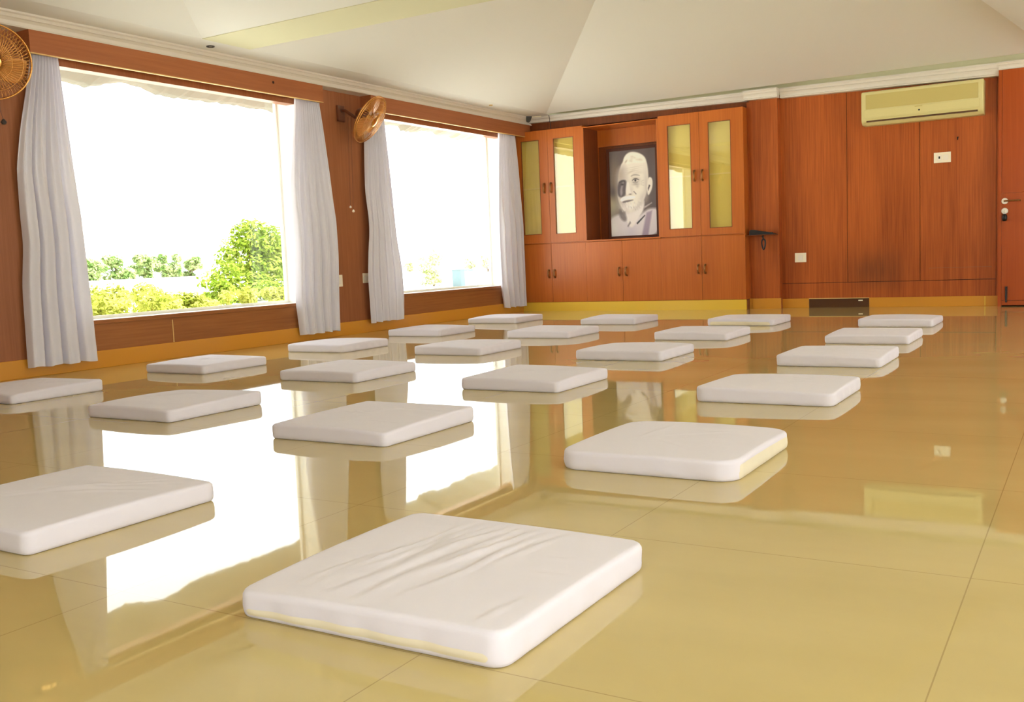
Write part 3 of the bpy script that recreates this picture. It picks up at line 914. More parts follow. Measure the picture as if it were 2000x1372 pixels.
# black corner sensor with its cable
t = thing('corner_sensor', (0.215, -0.20, 2.378), 'small black tapered sensor in the ceiling corner above the left cabinet', 'sensor')
bm = bmesh.new()
lathe(bm, [(0.0, 0.0), (0.052, 0.0), (0.05, -0.012), (0.024, -0.062), (0.0, -0.07)], axis_mtx((0.215, -0.205, 2.378), (0, 0, 1), (1, 0, 0)), 4)
obj('housing', bm, M['dark_grey'], t)
bm = bmesh.new()
tube(bm, [(0.255, -0.19, 2.372), (0.33, -0.16, 2.374), (0.37, -0.155, 2.372)], 0.006, 6)
obj('bracket', bm, M['white_plastic'], t)
bm = bmesh.new()
tube(bm, [(0.47, -0.150, 2.375), (0.474, -0.137, 2.33), (0.478, -0.150, 2.30), (0.478, -0.125, 2.27), (0.478, -0.13, 2.19)], 0.004, 6)
tag(obj('cable', bm, M['dark_grey'], origin=(0.475, -0.14, 2.2)), 'short dark cable crossing the cornice above the left cabinet', 'cable')

# ---------------------------------------------------------------- curtains
CURT = {
 'C1': ([(2.205, -6.655), (2.122, -6.662), (1.65, -6.779), (1.382, -6.822), (0.88, -6.81), (0.611, -6.845), (0.068, -6.862)],
        [(2.205, -6.465), (2.132, -6.463), (1.75, -6.441), (1.352, -6.419), (0.912, -6.40), (0.445, -6.379), (0.068, -6.365)], 0.068, 6, 11,
        'pale lilac curtain at the left side of the near window, behind the left fan'),
 'C2': ([(2.205, -4.155), (2.139, -4.166), (1.469, -4.25), (1.197, -4.265), (0.856, -4.254), (0.377, -4.285), (0.06, -4.252)],
        [(2.205, -3.86), (2.148, -3.854), (1.922, -3.818), (1.495, -3.758), (1.14, -3.714), (0.779, -3.702), (0.06, -3.743)], 0.06, 8, 23,
        'pale lilac curtain at the right side of the near window'),
 'C3': ([(2.205, -3.165), (1.854, -3.22), (1.373, -3.265), (1.0, -3.246), (0.817, -3.281), (0.55, -3.308), (0.095, -3.29)],
        [(2.205, -2.93), (2.08, -2.919), (1.541, -2.867), (0.921, -2.811), (0.607, -2.745), (0.381, -2.73), (0.095, -2.745)], 0.095, 8, 37,
        'pale lilac curtain at the left side of the far window, below the right fan'),
 'C4': ([(2.205, -0.728), (2.123, -0.732), (1.726, -0.776), (1.305, -0.798), (0.702, -0.812), (0.336, -0.795), (0.075, -0.745)],
        [(2.205, -0.37), (2.13, -0.363), (1.815, -0.315), (1.445, -0.275), (1.07, -0.25), (0.816, -0.248), (0.435, -0.245), (0.075, -0.247)], 0.075, 7, 51,
        'pale lilac curtain in the far corner against the left cabinet'),
}
def interp(tab, z):
    tab = sorted(tab)
    zs = [a for a, b in tab]; ys = [b for a, b in tab]
    return float(np.interp(z, zs, ys))
def sm_interp(tab, z):
    return (interp(tab, z - 0.06) + interp(tab, z) * 2 + interp(tab, z + 0.06)) / 4
for key, (Lt, Rt, zb_, nf, seed, lab) in CURT.items():
    rnd = random.Random(seed)
    nu, nv = 120, 60
    ph = [rnd.uniform(0, 2 * PI) for _ in range(4)]
    warp = [rnd.uniform(-0.35, 0.35) for _ in range(3)]
    bm = bmesh.new()
    grid = []
    for j in range(nv + 1):
        v = j / nv
        z = 2.205 - v * (2.205 - zb_)
        l, r = sm_interp(Lt, z), sm_interp(Rt, z)
        row = []
        for i in range(nu + 1):
            u = i / nu
            uu = u + 0.035 * warp[0] * math.sin(2 * PI * u + ph[3]) + 0.02 * math.sin(3 * v + ph[2]) * math.sin(PI * u)
            # tight gathers at the heading, merging to broad folds lower down
            top = math.sin(2 * PI * nf * 1.6 * uu + ph[0])
            low = -1.0 + 2.0 * abs(math.sin(PI * nf * 0.62 * (uu + 0.03 * math.sin(2.1 * v + ph[1])) + ph[1])) ** 0.75 + 0.3 * math.sin(2 * PI * nf * 1.25 * uu + ph[2])
            w = min(1.0, v * 1.9)
            amp = 0.015 * (1 - w) + 0.046 * w
            d = top * (1 - w) + low * w * 0.8
            x = 0.098 + amp * d
            y = l + (r - l) * u + 0.008 * w * math.sin(2 * PI * nf * 0.62 * uu + ph[0])
            y = min(max(y, l), r)
            zz = z + (0.005 * math.sin(2 * PI * nf * 0.5 * u + ph[2]) * v ** 8)
            row.append(bm.verts.new(Vector((x, y, zz))))
        grid.append(row)
    for j in range(nv):
        for i in range(nu):
            bm.faces.new((grid[j][i], grid[j][i + 1], grid[j + 1][i + 1], grid[j + 1][i]))
    cy = (Lt[0][1] + Rt[0][1]) / 2
    t = obj('curtain', bm, M['curtain'], origin=(0.11, cy, zb_), smooth=True)
    tag(t, lab, 'curtain', 'curtains at the two windows')
    # hem band
    bm = bmesh.new()
    a = [bm.verts.new(v.co + Vector((0.0015, 0, 0))) if False else None for v in ()]
    hem = []
    me = t.data
    for j in (nv - 3, nv):
        hem.append([Vector(me.vertices[j * (nu + 1) + i].co) + Vector(t.location) + Vector((0.0012, 0, 0.0)) for i in range(nu + 1)])
    va = [bm.verts.new(p) for p in hem[0]]; vb = [bm.verts.new(p) for p in hem[1]]
    for i in range(nu):
        bm.faces.new((va[i], va[i + 1], vb[i + 1], vb[i]))
    obj('hem', bm, M['curtain'], t, smooth=True)

# -------------------------------------------------------------- wall fans
def wall_fan(c, axis, mount, label, R=0.235, cords=()):
    c = Vector(c); axis = Vector(axis).normalized()
    t = thing('wall_fan', mount, label, 'fan', 'gold fans on the window wall')
    mx = axis_mtx(c, axis)
    def P(r, a, h):
        return mx @ Vector((r * math.cos(a), r * math.sin(a), h))
    # cage: front and rear spokes and rings
    bm = bmesh.new()
    for side, hh in ((1, 0.055), (-1, 0.055)):
        for k in range(64):
            a = 2 * PI * k / 64 + (0.02 if side < 0 else 0)
            pts = []
            for q in range(6):
                f = q / 5
                r = 0.045 + (R - 0.045) * f
                pts.append(P(r, a + 0.25 * side * f, side * hh * math.sqrt(max(0.0, 1 - (f * 0.98) ** 2.6))))
            tube(bm, pts, 0.0016, 4)
        for f in (0.35, 0.7):
            r = 0.045 + (R - 0.045) * f
            h = side * hh * math.sqrt(1 - (f * 0.98) ** 2.6)
            tube(bm, [P(r, 2 * PI * k / 40, h) for k in range(40)], 0.0016, 4, closed=True)
    cage = obj('cage', bm, M['fan_gold'], t, smooth=True)
    bm = bmesh.new()
    for h in (-0.008, 0.008):
        tube(bm, [P(R, 2 * PI * k / 56, h) for k in range(56)], 0.0045, 8, closed=True)
    obj('rim', bm, M['fan_gold'], cage, smooth=True)
    bm = bmesh.new()
    lathe(bm, [(0.0, 0.064), (0.03, 0.062), (0.046, 0.056), (0.048, 0.05), (0.0, 0.05)], mx, 28)
    obj('badge', bm, M['brass'], cage, smooth=True, autosmooth=0.6)
    # blades
    bm = bmesh.new()
    lathe(bm, [(0.0, 0.028), (0.03, 0.024), (0.038, 0.0), (0.038, -0.03), (0.0, -0.03)], mx, 24)
    hub = obj('hub', bm, M['brass'], t, smooth=True, autosmooth=0.6)
    for b in range(3):
        bm = bmesh.new()
        n, mrow = 10, 9
        g = []
        for i in range(n + 1):
            f = i / n
            r = 0.035 + (R - 0.065) * f
            half = 0.22 + 0.42 * math.sin(PI * min(1.0, 0.15 + 0.75 * f))
            row = []
            for j in range(mrow + 1):
                s = -1 + 2 * j / mrow
                a = 2 * PI * b / 3 + half * s + 0.25 * f
                row.append(bm.verts.new(P(r, a, -0.002 + 0.026 * s * (0.9 - 0.25 * f) + 0.008 * s * s)))
            g.append(row)
        for i in range(n):
            for j in range(mrow):
                bm.faces.new((g[i][j], g[i][j + 1], g[i + 1][j + 1], g[i + 1][j]))
        bo = obj('blade', bm, M['fan_blade'], t, smooth=True)
        so = bo.modifiers.new('thick', 'SOLIDIFY'); so.thickness = 0.002
    # motor, neck, bracket
    bm = bmesh.new()
    lathe(bm, [(0.0, -0.15), (0.035, -0.147), (0.055, -0.125), (0.062, -0.09), (0.06, -0.06), (0.045, -0.035), (0.0, -0.032)], mx, 28)
    obj('motor_housing', bm, M['fan_body'], t, smooth=True, autosmooth=0.7)
    mo = Vector(mount)
    bk = mx @ Vector((0, 0, -0.10))
    bm = bmesh.new()
    tube(bm, [mo + Vector((0.012, 0, 0.03)), mo + Vector((0.07, 0, 0.02)), mo + Vector((bk - mo) * 0.7) + Vector((0, 0, -0.03)), bk], 0.016, 12)
    obj('arm', bm, M['fan_body'], t, smooth=True)
    bm = bmesh.new()
    box(bm, mo.x, mo.x + 0.022, mo.y - 0.05, mo.y + 0.05, mo.z - 0.075, mo.z + 0.075, bev=0.008)
    obj('wall_bracket', bm, M['fan_body'], t)
    for (pts, knob, km) in cords:
        bm = bmesh.new()
        tube(bm, pts, 0.0018, 5)
        cd = obj('pull_cord', bm, M['fan_body'], t)
        bm = bmesh.new()
        kx, ky, kz = pts[-1]
        lathe(bm, [(0.0, knob * 0.9), (knob * 0.5, knob * 0.6), (knob, -knob * 0.3), (knob * 0.7, -knob), (0.0, -knob * 1.2)], axis_mtx((kx, ky, kz), (0, 0, 1), (1, 0, 0)), 14)
        obj('knob', bm, M[km], cd, smooth=True)
    return t
M['fan_blade'] = plain('fan_blade', (214, 150, 84), 0.3, metal=0.25)
M['fan_body'] = plain('fan_body', (108, 58, 34), 0.4)
th = math.radians(33); phi = math.radians(15)
ax2 = (math.cos(phi) * math.cos(th), math.sin(phi) * math.cos(th), -math.sin(th))
wall_fan((0.33, -3.415, 2.015), ax2, (WL, -3.50, 2.09), 'gold caged wall fan on the pier between the two windows',
         cords=[([(0.14, -3.50, 2.05), (0.13, -3.50, 1.9), (0.12, -3.515, 1.215)], 0.012, 'white_gloss'),
                ([(0.15, -3.47, 2.05), (0.14, -3.47, 1.9), (0.12, -3.475, 1.178)], 0.014, 'white_gloss')])
ax1 = (math.cos(math.radians(-22)) * math.cos(math.radians(14)), math.sin(math.radians(-22)) * math.cos(math.radians(14)), -math.sin(math.radians(14)))
wall_fan((0.30, -7.065, 2.01), ax1, (WL, -6.95, 2.08), 'gold caged wall fan cut off by the left edge of the photo', R=0.228,
         cords=[([(0.12, -6.925, 2.0), (0.12, -6.92, 1.75), (0.12, -6.905, 1.68)], 0.018, 'dark_grey')])

# ----------------------------------------------------------- floor cushions
def rcorner(x, y, a, b, rc):
    """map a point of the rectangle to the rounded rectangle"""
    sx, sy = (1 if x >= 0 else -1), (1 if y >= 0 else -1)
    X, Y = abs(x), abs(y)
    if X > a - rc and Y > b - rc:
        p, q = (X - a + rc) / rc, (Y - b + rc) / rc
        X = a - rc + rc * p * math.sqrt(1 - q * q / 2)
        Y = b - rc + rc * q * math.sqrt(1 - p * p / 2)
    return sx * X, sy * Y

def cushion(cx, cy, w, d, seed, label, H=0.064, rc=0.03, folds=None, crumple=1.0, rot=0.0, pucker=1.0):
    rnd = random.Random(seed)
    bm = bmesh.new()
    er = 0.012
    a, b = w / 2 - er, d / 2 - er
    N = 56
    off = Vector((rnd.uniform(0, 50), rnd.uniform(0, 50), rnd.uniform(0, 50)))
    if folds is None:
        folds = []
        for _ in range(rnd.randint(4, 7)):
            folds.append((rnd.uniform(-0.6, 0.6) * a, rnd.uniform(-0.5, 0.5) * b, rnd.choice([0.15, 1.45, 0.8, -0.6]) + rnd.uniform(-0.3, 0.3), rnd.uniform(0.07, 0.16), rnd.uniform(0.006, 0.012), rnd.uniform(0.0012, 0.003)))
    tilt = [rnd.uniform(-0.004, 0.004) for _ in range(4)]
    def top(x, y):
        u, v = x / a, y / b
        z = H - 0.001 + 0.004 * (1 - u * u) * (1 - v * v) - 0.004 * (u * u * v * v)
        z += tilt[0] * u * v + tilt[1] * u * u * v + tilt[2] * v * v * u
        e = max(0.0, 1 - max(abs(u), abs(v)) ** 6)
        z += crumple * 0.0026 * e * noise.noise(Vector((x * 7, y * 7, 0)) + off) + crumple * 0.0012 * e * noise.noise(Vector((x * 22, y * 22, 3)) + off)
        for fx, fy, ang, ln, wd, am in folds:
            ca, sa = math.cos(ang), math.sin(ang)
            t_ = (x - fx) * ca + (y - fy) * sa
            s_ = -(x - fx) * sa + (y - fy) * ca
            s_ += 0.006 * math.sin(t_ * 16 + fx * 40)
            z += 1.9 * e * am * math.exp(-(t_ / ln) ** 2) * (math.exp(-(s_ / wd) ** 2) - 0.55 * math.exp(-((s_ - 1.6 * wd) / (1.2 * wd)) ** 2))
        return z
    grid = []
    for j in range(N + 1):
        row = []
        for i in range(N + 1):
            x, y = -a + 2 * a * i / N, -b + 2 * b * j / N
            X, Y = rcorner(x, y, a, b, rc)
            row.append(bm.verts.new(Vector((X, Y, top(x, y)))))
        grid.append(row)
    for j in range(N):
        for i in range(N):
            bm.faces.new((grid[j][i], grid[j][i + 1], grid[j + 1][i + 1], grid[j + 1][i]))
    loop = [grid[0][i] for i in range(N + 1)] + [grid[j][N] for j in range(1, N + 1)] + [grid[N][i] for i in range(N - 1, -1, -1)] + [grid[j][0] for j in range(N - 1, 0, -1)]
    n = len(loop)
    nor = []
    for k in range(n):
        p = loop[k].co
        tdir = loop[(k + 1) % n].co - loop[(k - 1) % n].co
        nv_ = Vector((tdir.y, -tdir.x, 0)).normalized()
        nor.append(nv_)
    prof = [(er * 0.38, -er * 0.08), (er * 0.72, -er * 0.32), (er * 0.95, -er * 0.72), (er, -er * 1.2)]
    sidep = [(er * 1.06, 0.55), (er * 1.02, 0.35), (er * 0.9, 0.16), (er * 0.62, 0.04), (er * 0.25, 0.0)]
    prev = loop
    rings = []
    def ring(fn):
        nonlocal prev
        cur = []
        for k in range(n):
            cur.append(bm.verts.new(fn(k)))
        for k in range(n):
            bm.faces.new((prev[k], prev[(k + 1) % n], cur[(k + 1) % n], cur[k]))
        prev = cur
        rings.append(cur)
    for o_, dz in prof:
        ring(lambda k: Vector((loop[k].co.x + nor[k].x * o_, loop[k].co.y + nor[k].y * o_, loop[k].co.z + dz)))
    zl = [loop[k].co.z for k in range(n)]
    for o_, fz in sidep:
        def fn(k):
            wv = crumple * 0.0022 * noise.noise(Vector((loop[k].co.x * 16, loop[k].co.y * 16, fz * 3)) + off) * math.sin(PI * fz)
            wv += crumple * 0.0012 * pucker * math.sin(k * 0.55 + 4 * noise.noise(Vector((k * 0.08, 0, 0)) + off)) * math.sin(PI * fz)
            return Vector((loop[k].co.x + nor[k].x * (o_ + wv), loop[k].co.y + nor[k].y * (o_ + wv), 0.0005 + fz * (zl[k] - er * 1.2)))
        ring(fn)
    loopco = [v.co.copy() for v in loop]
    ringco = [[v.co.copy() for v in r_] for r_ in rings]
    c0 = bm.verts.new(Vector((0, 0, 0.0005)))
    for k in range(n):
        bm.faces.new((prev[k], prev[(k + 1) % n], c0))
    if rot:
        bmesh.ops.rotate(bm, verts=bm.verts, cent=(0, 0, 0), matrix=Matrix.Rotation(rot, 3, 'Z'))
    bmesh.ops.translate(bm, verts=bm.verts, vec=Vector((cx, cy, 0)))
    o = obj('floor_cushion', bm, M['cushion'], origin=(cx, cy, 0.0), smooth=True)
    tag(o, label, 'cushion', 'white floor cushions')
    def band(name, direction, f0, f1, lab, trim=0.02):
        # a strip of cloth following the side of the cover between two heights (0 = top roll, 1 = floor)
        dv = Vector(direction)
        ks = [k for k in range(n) if nor[k].dot(dv) > 0.85]
        ks.sort(key=lambda k: loopco[k].dot(Vector((-dv.y, dv.x, 0))))
        span = [loopco[k].dot(Vector((-dv.y, dv.x, 0))) for k in ks]
        lo_, hi_ = span[0], span[-1]
        m_ = 7
        bb = bmesh.new()
        cols = []
        R_ = ringco[3:]
        for k, sp_v in zip(ks, span):
            ed = min(1.0, max(0.0, min(sp_v - lo_, hi_ - sp_v) / trim))
            col_ = []
            for q in range(m_ + 1):
                f_ = f0 + (f1 - f0) * q / m_
                t_ = f_ * (len(R_) - 1)
                a_ = min(int(t_), len(R_) - 2)
                p_ = R_[a_][k].lerp(R_[a_ + 1][k], t_ - a_)
                lift = (0.0016 * math.sin(PI * q / m_) + 0.0004) * ed - 0.0008 * (1 - ed)
                col_.append(bb.verts.new(p_ + nor[k] * lift + Vector((cx, cy, 0))))
            cols.append(col_)
        for A_, B_ in zip(cols, cols[1:]):
            for q in range(m_):
                bb.faces.new((A_[q], B_[q], B_[q + 1], A_[q + 1]))
        return obj(name, bb, M['cream'], o, smooth=True, label=lab)
    o_band = band
    return o, o_band

D0F = [(-0.135, 0.02, 1.44, 0.20, 0.007, 0.0026), (-0.105, 0.05, 1.40, 0.26, 0.006, 0.0026), (-0.075, 0.0, 1.47, 0.28, 0.007, 0.0030), (-0.045, 0.06, 1.42, 0.22, 0.008, 0.0030), (-0.01, -0.02, 1.46, 0.24, 0.009, 0.0034),
       (0.03, 0.08, 1.40, 0.26, 0.010, 0.0032), (0.07, 0.02, 1.47, 0.20, 0.009, 0.0026), (0.12, 0.14, 1.42, 0.14, 0.008, 0.0024), (-0.17, -0.08, 1.38, 0.14, 0.007, 0.0022), (0.24, -0.2, 1.35, 0.07, 0.006, 0.0028), (0.22, 0.1, 0.2, 0.05, 0.008, 0.0016), (0.23, 0.0, 0.1, 0.05, 0.008, 0.0016)]
C0F = [(-0.06, 0.0, 0.62, 0.2, 0.010, 0.0032), (-0.02, 0.05, 0.7, 0.18, 0.010, 0.0034), (0.03, 0.1, 0.9, 0.16, 0.010, 0.003), (0.1, 0.05, 0.5, 0.1, 0.009, 0.0026), (-0.1, -0.06, 0.7, 0.15, 0.01, 0.003)]
CU = [
 ('A1', 0.982, -7.446, 0.579, 0.567, 'white floor cushion cut off by the left edge, below the near curtain'),
 ('A2', 0.986, -6.142, 0.566, 0.568, 'white floor cushion under the near window, second nearest in the row along the windows'),
 ('A3', 0.983, -4.786, 0.588, 0.588, 'rumpled white floor cushion just below the pier between the windows'),
 ('A4', 0.917, -3.404, 0.588, 0.586, 'white floor cushion below the left curtain of the far window'),
 ('A5', 0.809, -1.908, 0.593, 0.587, 'white floor cushion nearest the left cabinet, under the far curtain'),
 ('B1', 2.40, -7.60, 0.575, 0.57, 'white floor cushion amid the window reflection, nearest in the second row from the windows'),
 ('B2', 2.33, -6.25, 0.59, 0.579, 'smooth white floor cushion, second nearest in the second row from the windows'),
 ('B3', 2.255, -4.824, 0.571, 0.581, 'white floor cushion in the middle of the second row from the windows'),
 ('B4', 2.242, -3.491, 0.589, 0.583, 'white floor cushion, second farthest in the second row from the windows'),
 ('B5', 2.209, -2.075, 0.579, 0.581, 'white floor cushion in front of the niche cabinet plinth'),
 ('C0', 3.72, -9.116, 0.586, 0.59, 'big creased white floor cushion cut off at the lower left of the photo'),
 ('C1', 3.712, -7.718, 0.57, 0.598, 'white floor cushion with a wavy lower edge, left of centre behind the nearest cushion'),
 ('C2', 3.665, -6.32, 0.574, 0.58, 'smooth white floor cushion at the centre of the photo'),
 ('C3', 3.627, -4.932, 0.592, 0.583, 'white floor cushion, third farthest in the third row from the windows'),
 ('C4', 3.594, -3.576, 0.577, 0.58, 'white floor cushion, second farthest in the third row from the windows'),
 ('C5', 3.54, -2.217, 0.595, 0.587, 'white floor cushion with light-tinted cream front nearest the pier and shelf'),
 ('D0', 5.083, -9.185, 0.601, 0.585, 'largest and nearest white floor cushion, with long creases across its top'),
 ('D1', 5.036, -7.817, 0.572, 0.593, 'white floor cushion with exposed cream side, right behind the nearest cushion'),
 ('D2', 4.974, -6.411, 0.599, 0.565, 'white floor cushion, third nearest in the right-hand row'),
 ('D3', 4.93, -5.041, 0.564, 0.579, 'white floor cushion with a tucked ragged right end, third farthest in the right-hand row'),
 ('D4', 4.882, -3.734, 0.542, 0.577, 'white floor cushion, second farthest in the right-hand row'),
 ('D5', 4.829, -2.335, 0.564, 0.578, 'white floor cushion nearest the dark skirting vent'),
]
RC = {'D1': 0.055, 'D0': 0.022, 'D2': 0.03, 'C5': 0.035, 'A3': 0.035, 'D3': 0.02}
CR = {'D0': 1.0, 'C2': 0.5, 'B2': 0.5, 'A3': 1.8, 'C5': 1.5, 'D3': 1.8, 'D4': 1.6}
for i, (k, x, y, w, d, lab) in enumerate(CU):
    o, band = cushion(x, y, w, d, 100 + i, lab, rc=RC.get(k, 0.012), folds=D0F if k == 'D0' else C0F if k == 'C0' else None, crumple=CR.get(k, 0.9), pucker=2.2 if k == 'D0' else 1.0)
    if k == 'D0':
        band('zip_band', (0, -1, 0), 0.22, 0.55, 'cream zip band along the front side')
    if k == 'D1':
        band('side_panel', (1, 0, 0), 0.02, 0.80, 'bare cream side panel')
    if k == 'C5':
        band('lit_front', (0, -1, 0), 0.1, 0.7, 'front side tinted cream for the light on it')  # yellowish light on this front side, put in as colour

# ------------------------------------------------------------------ outside
def gz(x, y):
    if x > -4:
        return -0.4
    f = min(1.0, (-x - 4) / 31.0)
    f = f * f * (3 - 2 * f)
    g = -0.4 + 0.85 * f * max(0.0, min(1.0, (38 - y) / 8.0))
    return g
bm = bmesh.new()
xs = [60, 20, 10, 0, -2, -4, -6, -8, -10, -13, -16, -20, -25, -30, -35, -40, -60, -90, -140]
ys = [-80, -40, -20, -10, -5, 0, 5, 10, 15, 20, 25, 30, 34, 38, 45, 60, 80, 120, 170]
vg = [[bm.verts.new(Vector((x, y, gz(x, y)))) for y in ys] for x in xs]
for i in range(len(xs) - 1):
    for j in range(len(ys) - 1):
        bm.faces.new((vg[i][j], vg[i][j + 1], vg[i + 1][j + 1], vg[i + 1][j]))
obj('ground', bm, M['ground'], kind='structure', smooth=True)

# ragged thatched eave hanging outside the windows
rnd = random.Random(4)
bm = bmesh.new()
yy, ny = -9.0, 200
rows = []
zlow = 2.31
for k in range(ny + 1):
    y = -9.0 + 10.5 * k / ny
    if k % 7 == 0:
        zlow = 2.305 + rnd.uniform(-0.028, 0.03)
    z = zlow + rnd.uniform(-0.008, 0.008) + 0.055 * math.exp(-((y + 4.95) / 0.25) ** 2) - 0.03 * math.exp(-((y + 5.35) / 0.2) ** 2)
    rows.append([bm.verts.new(Vector(p)) for p in ((-1.2, y, z), (-1.24, y, z + 0.10), (-0.20, y, 2.76), (-0.20, y, 2.62), (-1.12, y, z + 0.012))])
for a, b in zip(rows, rows[1:]):
    for k in range(5):
        bm.faces.new((a[k], a[(k + 1) % 5], b[(k + 1) % 5], b[k]))
bm.faces.new(rows[0]); bm.faces.new(list(reversed(rows[-1])))
obj('eave', bm, M['thatch'], kind='structure')

def leaf_cloud(bm, rnd, blobs, n, size):
    tot = sum(r[3] * r[4] * r[5] for r in blobs)
    for (cx, cy, cz, rx, ry, rz) in blobs:
        m = max(8, int(n * rx * ry * rz / tot))
        for _ in range(m):
            while True:
                p = Vector((rnd.uniform(-1, 1), rnd.uniform(-1, 1), rnd.uniform(-1, 1)))
                if 0.25 < p.length < 1:
                    break
            q = Vector((cx + p.x * rx, cy + p.y * ry, cz + p.z * rz))
            s = size * rnd.uniform(0.6, 1.3)
            nrm = (p + Vector((rnd.uniform(-1, 1), rnd.uniform(-1, 1), rnd.uniform(0, 1.6)))).normalized()
            t1 = nrm.orthogonal().normalized()
            t1.rotate(Matrix.Rotation(rnd.uniform(0, 2 * PI), 3, nrm))
            t2 = nrm.cross(t1)
            vs = [bm.verts.new(q + t1 * s), bm.verts.new(q + t2 * s * 0.45 + nrm * s * 0.1), bm.verts.new(q - t1 * s), bm.verts.new(q - t2 * s * 0.45 + nrm * s * 0.1)]
            bm.faces.new(vs)

def shrub(name, label, cat, c, ry, rz, seed, n, size, mat, nb=9, rx=None, group=None):
    rnd = random.Random(seed)
    x, y, z = c
    rx = rx or ry
    g = gz(x, y)
    t = thing(name, (x, y, g), label, cat, group)
    blobs = []
    for _ in range(nb):
        a = rnd.uniform(0, 2 * PI); r = math.sqrt(rnd.random()) * 0.75
        f = rnd.uniform(-0.8, 0.75)
        k = rnd.uniform(0.28, 0.5)
        sc = math.sqrt(max(0.1, 1 - f * f))
        blobs.append((x + math.cos(a) * r * rx * sc, y + math.sin(a) * r * ry * sc, z + f * rz, rx * k, ry * k, rz * k))
    bm = bmesh.new()
    leaf_cloud(bm, rnd, blobs, n, size)
    me_name = 'foliage'
    o = obj(me_name, bm, mat, t)
    bm = bmesh.new()
    for b in blobs[:6]:
        tube(bm, [(x, y, g - 0.03), (x + (b[0] - x) * 0.3, y + (b[1] - y) * 0.3, g + (b[2] - g) * 0.55), (b[0], b[1], b[2])], 0.02, 6, rfn=lambda f: 0.05 * ry * (1.1 - f))
    obj('stem', bm, M['bark'], t)
    return t
# the tree on the right of the near window
rnd = random.Random(9)
t = thing('tree', (-14, 8.9, gz(-14, 8.9)), 'bright green leafy tree outside the right half of the near window', 'tree')
blobs = [(-14, 8.9, 1.55, .5, .6, .5), (-14, 9.4, 1.45, .5, .6, .6), (-14, 8.35, 1.3, .45, .4, .3), (-14, 9.9, 1.2, .6, .7, .7), (-14.1, 9.1, 1.9, .3, .3, .2), (-14, 8.6, 0.85, .6, .7, .35), (-14, 9.6, 0.7, .7, .8, .4),
         (-13.6, 7.6, 0.62, .45, .45, .3), (-13.6, 7.1, 0.4, .4, .4, .25), (-13.6, 8.4, 0.3, .6, .8, .35), (-13.6, 9.3, 0.15, .6, .8, .35), (-13.6, 7.7, 0.0, .5, .6, .3), (-14, 10.6, .9, .7, .7, .8), (-14, 8.0, 1.02, .3, .3, .2)]
bm = bmesh.new(); leaf_cloud(bm, rnd, blobs, 9000, 0.075)
obj('foliage', bm, M['leaf'], t)
bm = bmesh.new()
g0 = gz(-14, 8.9)
for b in blobs[:10]:
    tube(bm, [(-14, 8.9, g0 - 0.05), (-14, 8.9 + (b[1] - 8.9) * 0.2, g0 + (b[2] - g0) * 0.45), (b[0], b[1], b[2])], 0.03, 6, rfn=lambda f: 0.06 * (1.15 - f))
obj('trunk', bm, M['bark'], t)
HB = [((-35, 19.0, 0.95), 0.9, 0.55, 'far hedge shrub at the left end of the near window view'),
      ((-35, 20.6, 1.1), 0.95, 0.7, 'far hedge shrub, second from the left in the near window view'),
      ((-35, 22.2, 1.05), 0.9, 0.7, 'far hedge shrub, third from the left in the near window view'),
      ((-35, 23.6, 1.08), 0.85, 0.75, 'far hedge shrub with taller tips just left of the tree'),
      ((-35, 25.0, 0.85), 0.8, 0.55, 'far hedge shrub half hidden by the tree')]
for i, (c, ry, rz, lab) in enumerate(HB):
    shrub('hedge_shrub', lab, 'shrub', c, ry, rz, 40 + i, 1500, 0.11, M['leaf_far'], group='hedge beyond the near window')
LB = [((-5.2, -2.35, 0.08), 0.42, 0.34, 'low yellow-green plant nearest the left curtain outside'),
      ((-8.6, 1.2, 0.24), 0.55, 0.34, 'taller yellow-green plant outside the middle of the near window'),
      ((-8.6, -0.4, 0.2), 0.55, 0.3, 'pale yellow-green plant behind the low ones outside the near window'),
      ((-6, -1.75, 0.12), 0.46, 0.36, 'low yellow-green plant just outside the left part of the near window'),
      ((-6, -0.95, 0.08), 0.48, 0.34, 'low yellow-green plant outside the near window, second from the left'),
      ((-6, -0.1, 0.05), 0.42, 0.34, 'low yellow-green plant outside the middle of the near window'),
      ((-6, 0.75, 0.02), 0.41, 0.32, 'low yellow-green plant in front of the tree outside'),
      ((-6, 1.6, 0.04), 0.42, 0.28, 'low yellow-green plant at the right end of the near window view')]
for i, (c, ry, rz, lab) in enumerate(LB):
    shrub('garden_plant', lab, 'plant', c, ry, rz, 60 + i, 1500, 0.045, M['leaf_low'], group='low plants outside the near window')
shrub('bush', 'bright green bush beside the foot of the tree outside', 'bush', (-10, 3.9, 0.25), 0.45, 0.3, 77, 1500, 0.05, M['leaf'])
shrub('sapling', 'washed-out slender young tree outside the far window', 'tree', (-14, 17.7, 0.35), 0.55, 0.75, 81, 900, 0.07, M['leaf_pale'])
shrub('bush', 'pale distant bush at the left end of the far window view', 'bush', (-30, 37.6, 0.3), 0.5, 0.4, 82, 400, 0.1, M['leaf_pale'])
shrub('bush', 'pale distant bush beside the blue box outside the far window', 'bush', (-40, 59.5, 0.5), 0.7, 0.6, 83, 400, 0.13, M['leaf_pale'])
shrub('bush', 'pale distant bush at the right end of the far window view', 'bush', (-40, 62.5, 0.7), 0.8, 0.7, 84, 400, 0.13, M['leaf_pale'])
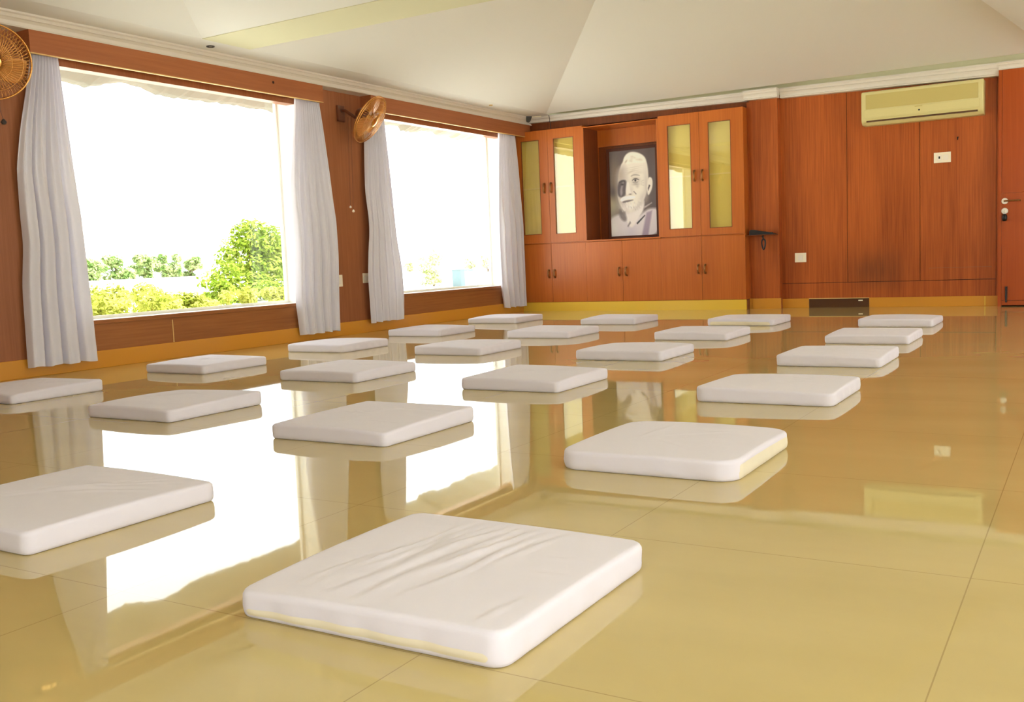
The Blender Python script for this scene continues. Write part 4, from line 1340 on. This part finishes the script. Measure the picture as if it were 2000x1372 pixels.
# blue bin
t = thing('outdoor_box', (-12, 16.5, gz(-12, 16.5)), 'small pale blue box standing outside the far window', 'box')
bm = bmesh.new()
g = gz(-12, 16.5)
pr = [(-0.24, g), (0.24, g), (0.27, 0.36), (-0.27, 0.36)]
prism(bm, pr, lambda p, tt: Vector((tt, 16.5 + p[0], p[1])), -12.25, -11.75)
obj('body', bm, M['bin'], t)
obj('lid', mkbox(-12.27, -11.73, 16.21, 16.79, 0.36, 0.385, bev=0.006), M['bin'], t)

# ------------------------------------------------------------ light, camera
SKY = 5.0
w = bpy.data.worlds.new('bright_overcast_sky'); scene.world = w
w.use_nodes = True
nt = w.node_tree
bg = nt.nodes['Background']
geo = nt.nodes.new('ShaderNodeTexCoord')
sp_ = nt.nodes.new('ShaderNodeSeparateXYZ'); nt.links.new(geo.outputs['Generated'], sp_.inputs[0])
cr = nt.nodes.new('ShaderNodeValToRGB')
cr.color_ramp.elements[0].position = 0.0; cr.color_ramp.elements[0].color = (0.97, 0.985, 1.0, 1)
cr.color_ramp.elements[1].position = 0.6; cr.color_ramp.elements[1].color = (0.90, 0.96, 1.0, 1)
nt.links.new(sp_.outputs['Z'], cr.inputs['Fac']); nt.links.new(cr.outputs['Color'], bg.inputs['Color'])
bg.inputs['Strength'].default_value = SKY

sl = bpy.data.lights.new('sun', 'SUN'); sl.energy = 26.0; sl.angle = math.radians(4); sl.color = (1.0, 0.97, 0.92)
so = bpy.data.objects.new('sun', sl); COL.objects.link(so)
so.rotation_euler = Vector((-0.42, -0.30, -0.86)).to_track_quat('-Z', 'Y').to_euler()
so.location = (20, 15, 30)

cd = bpy.data.cameras.new('camera')
cam = bpy.data.objects.new('camera', cd); COL.objects.link(cam)
cd.sensor_width = 36.0; cd.sensor_fit = 'HORIZONTAL'
cd.lens = 1904.7956 * 36.0 / 2000.0
cd.clip_start = 0.02; cd.clip_end = 500
yaw, pitch, roll = 0.5414864730055631, 0.09415051811137602, -0.041376642087860536
f = Vector((-math.sin(yaw) * math.cos(pitch), math.cos(yaw) * math.cos(pitch), -math.sin(pitch)))
r = Vector((math.cos(yaw), math.sin(yaw), 0)); u = r.cross(f)
r2 = r * math.cos(roll) + u * math.sin(roll); u2 = -r * math.sin(roll) + u * math.cos(roll)
mw = Matrix((r2, u2, -f)).transposed().to_4x4()
mw.translation = Vector((6.188422, -10.749908, 0.66))
cam.matrix_world = mw
scene.camera = cam

vs = scene.view_settings
vs.view_transform = 'Standard'; vs.look = 'None'; vs.exposure = -0.16; vs.gamma = 1.0
vs.use_curve_mapping = False
scene.cycles.use_denoising = True
scene.cycles.max_bounces = 10
scene.cycles.diffuse_bounces = 6
scene.cycles.transparent_max_bounces = 12
scene.cycles.sample_clamp_indirect = 12.0
